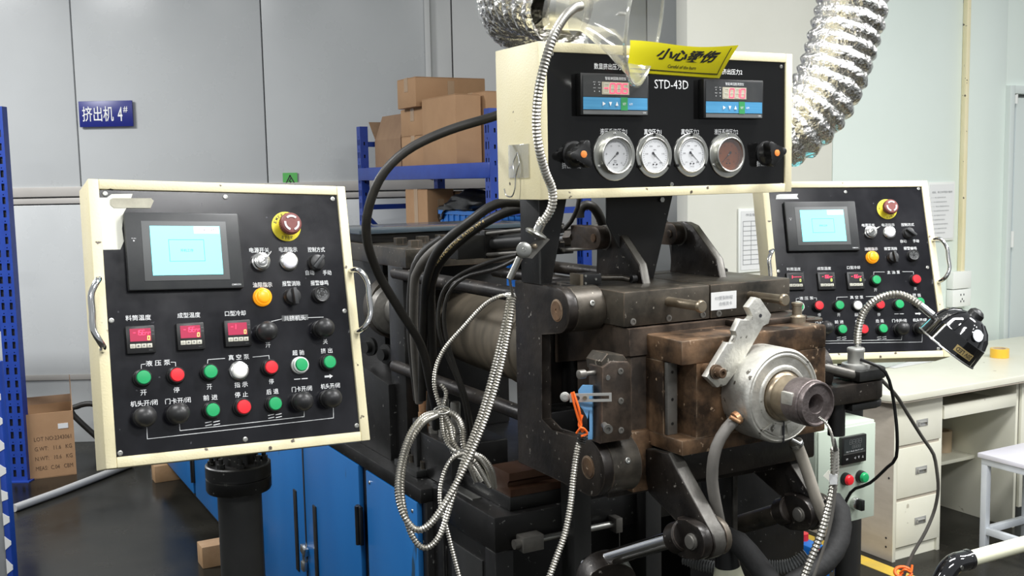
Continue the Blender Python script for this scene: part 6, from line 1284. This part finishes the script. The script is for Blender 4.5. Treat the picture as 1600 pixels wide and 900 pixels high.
def roll(label, c, r, h, m, hole=.6, lying=True, group='tape rolls on the low desk shelf'):
    bm = nb(); lathe(bm, [(0, r), (h, r), (h, r*hole), (0, r*hole), (0, r)], c, (0, 0, 1), 32, ends=False); t = thing('tape_roll', label, 'tape', M, c); put('tape', bm, m, t); bm = nb(); lathe(bm, [(0, r*hole), (h, r*hole), (h, r*hole*.9), (0, r*hole*.9), (0, r*hole)], c, (0, 0, 1), 32, ends=False); put('core', bm, 'btape', t); return t
roll('kraft tape roll standing tall on the low desk shelf, the larger one', (4.325, 3.475, .3055), .048, .105, 'btape', .8); roll('smaller pale tape roll on the low desk shelf, beside the taller one', (4.225, 3.435, .3055), .034, .055, 'papert', .7)
c = (4.665, 3.464, 0.75); roll('yellow tape rolls on the desk behind the work lamp', (c[0], c[1]-.05, .7505), .045, .045, 'ytape', .7); 
c = (4.129, 3.574, 0.75)
t = thing('papers', 'loose papers and a clear sleeve on the desk below the right console', 'paper', M, (c[0], c[1], .751))
for k, (a, dx, dy) in enumerate(((4, 0, 0), (-9, .04, .03), (13, -.03, .05))):
    bm = nb(); box(bm, (c[0]-.13+dx, c[1]-.07+dy, .751+.0015*k), (c[0]+.13+dx, c[1]+.07+dy, .752+.0015*k)); bmesh.ops.rotate(bm, cent=(c[0], c[1], .75), matrix=Matrix.Rotation(R(a), 3, 'Z'), verts=bm.verts); put('sheet', bm, 'paper' if k < 2 else 'bagc', t)
# stool
zs_ = (3.968, 3.0, 0.454)[2]; vs_ = (3.968, 3.0, 0.454)[0]; us_ = 3.0
sl = thing('stool', 'white painted square stool with pale seat cut by the right edge', 'stool', M, (vs_+.17, us_-.15, 0))
put('seat', box(nb(), (vs_, us_-.30, zs_-.022), (vs_+.34, us_, zs_), .004), 'stoolt', sl)
put('apron', box(nb(), (vs_+.012, us_-.288, zs_-.052), (vs_+.328, us_-.012, zs_-.0225), .002), 'stool', sl)
for a in (0, 1):
    for b in (0, 1): put('leg', box(nb(), (vs_+.012+a*.286, us_-.042-b*.246, 0), (vs_+.042+a*.286, us_-.012-b*.246, zs_-.05), .003), 'stool', sl)
for b in (0, 1): put('stretcher', box(nb(), (vs_+.042, us_-.04-b*.246, .09), (vs_+.30, us_-.015-b*.246, .12), .002), 'stool', sl)
for a in (0, 1): put('stretcher', box(nb(), (vs_+.015+a*.286, us_-.26, .09), (vs_+.04+a*.286, us_-.04, .12), .002), 'stool', sl)

# trolley handle bottom right
a, b = (1.689, 1.3, 0.953), (1.868, 1.3, 0.952)
t = thing('trolley_handle', 'ivory tube with glossy black elbow joint at the bottom right corner', 'handle', M, a)
zc = a[2]; dv_ = Vector((1, 0, (b[2]-a[2])/(b[0]-a[0])))
put('tube', cyl(nb(), a, Vector(a)+dv_*.7, .0150, n=28), 'creamt', t)
e = Vector(a)
put('elbow', tube(nb(), [e+dv_*.012, e, e-dv_*.03+Vector((0, 0, -.001)), e+Vector((-.052, 0, -.016)), e+Vector((-.066, 0, -.040)), e+Vector((-.068, 0, -.075))], .0188, 24, .006), 'gloss', t)
put('joint_ring', cyl(nb(), e+dv_*.004, e+dv_*.016, .0198, n=28, bev=.002), 'gloss', t)
put('post_tube', cyl(nb(), e+Vector((-.068, 0, -.07)), e+Vector((-.068, 0, -zc)), .015, n=24), 'creamt', t)
put('joint_screw', lathe(nb(), [(0, .004), (.002, .004), (.002, .002)], e+Vector((-.03, -.0185, -.002)), (0, -1, 0), 12), 'steel', t)

# bins on the floor behind the stand
q = (2.725, 2.651, 0.3)
crate('blue plastic crate on the floor below the mint box, cut by the bottom edge', q[0]-.42, q[1], 0, .42, .28, .30)
q = (2.685, 2.75, 0.382)
t = thing('plastic_canister', 'narrow blue canister with red label and cap standing behind the foam sleeves', 'canister', M, (q[0], q[1], 0)); put('body', box(nb(), (q[0]-.045, q[1]-.1, 0), (q[0]+.02, q[1]+.05, q[2]), .012), 'crateb', t); put('label', box(nb(), (q[0]-.04, q[1]-.102, q[2]-.10), (q[0]+.015, q[1]-.1, q[2]-.01)), 'redp', t); put('cap', cyl(nb(), (q[0]-.012, q[1]-.02, q[2]), (q[0]-.012, q[1]-.02, q[2]+.025), .02, n=18), 'redp', t)

for o in bpy.data.objects:
    if '_b' in o: del o['_b']
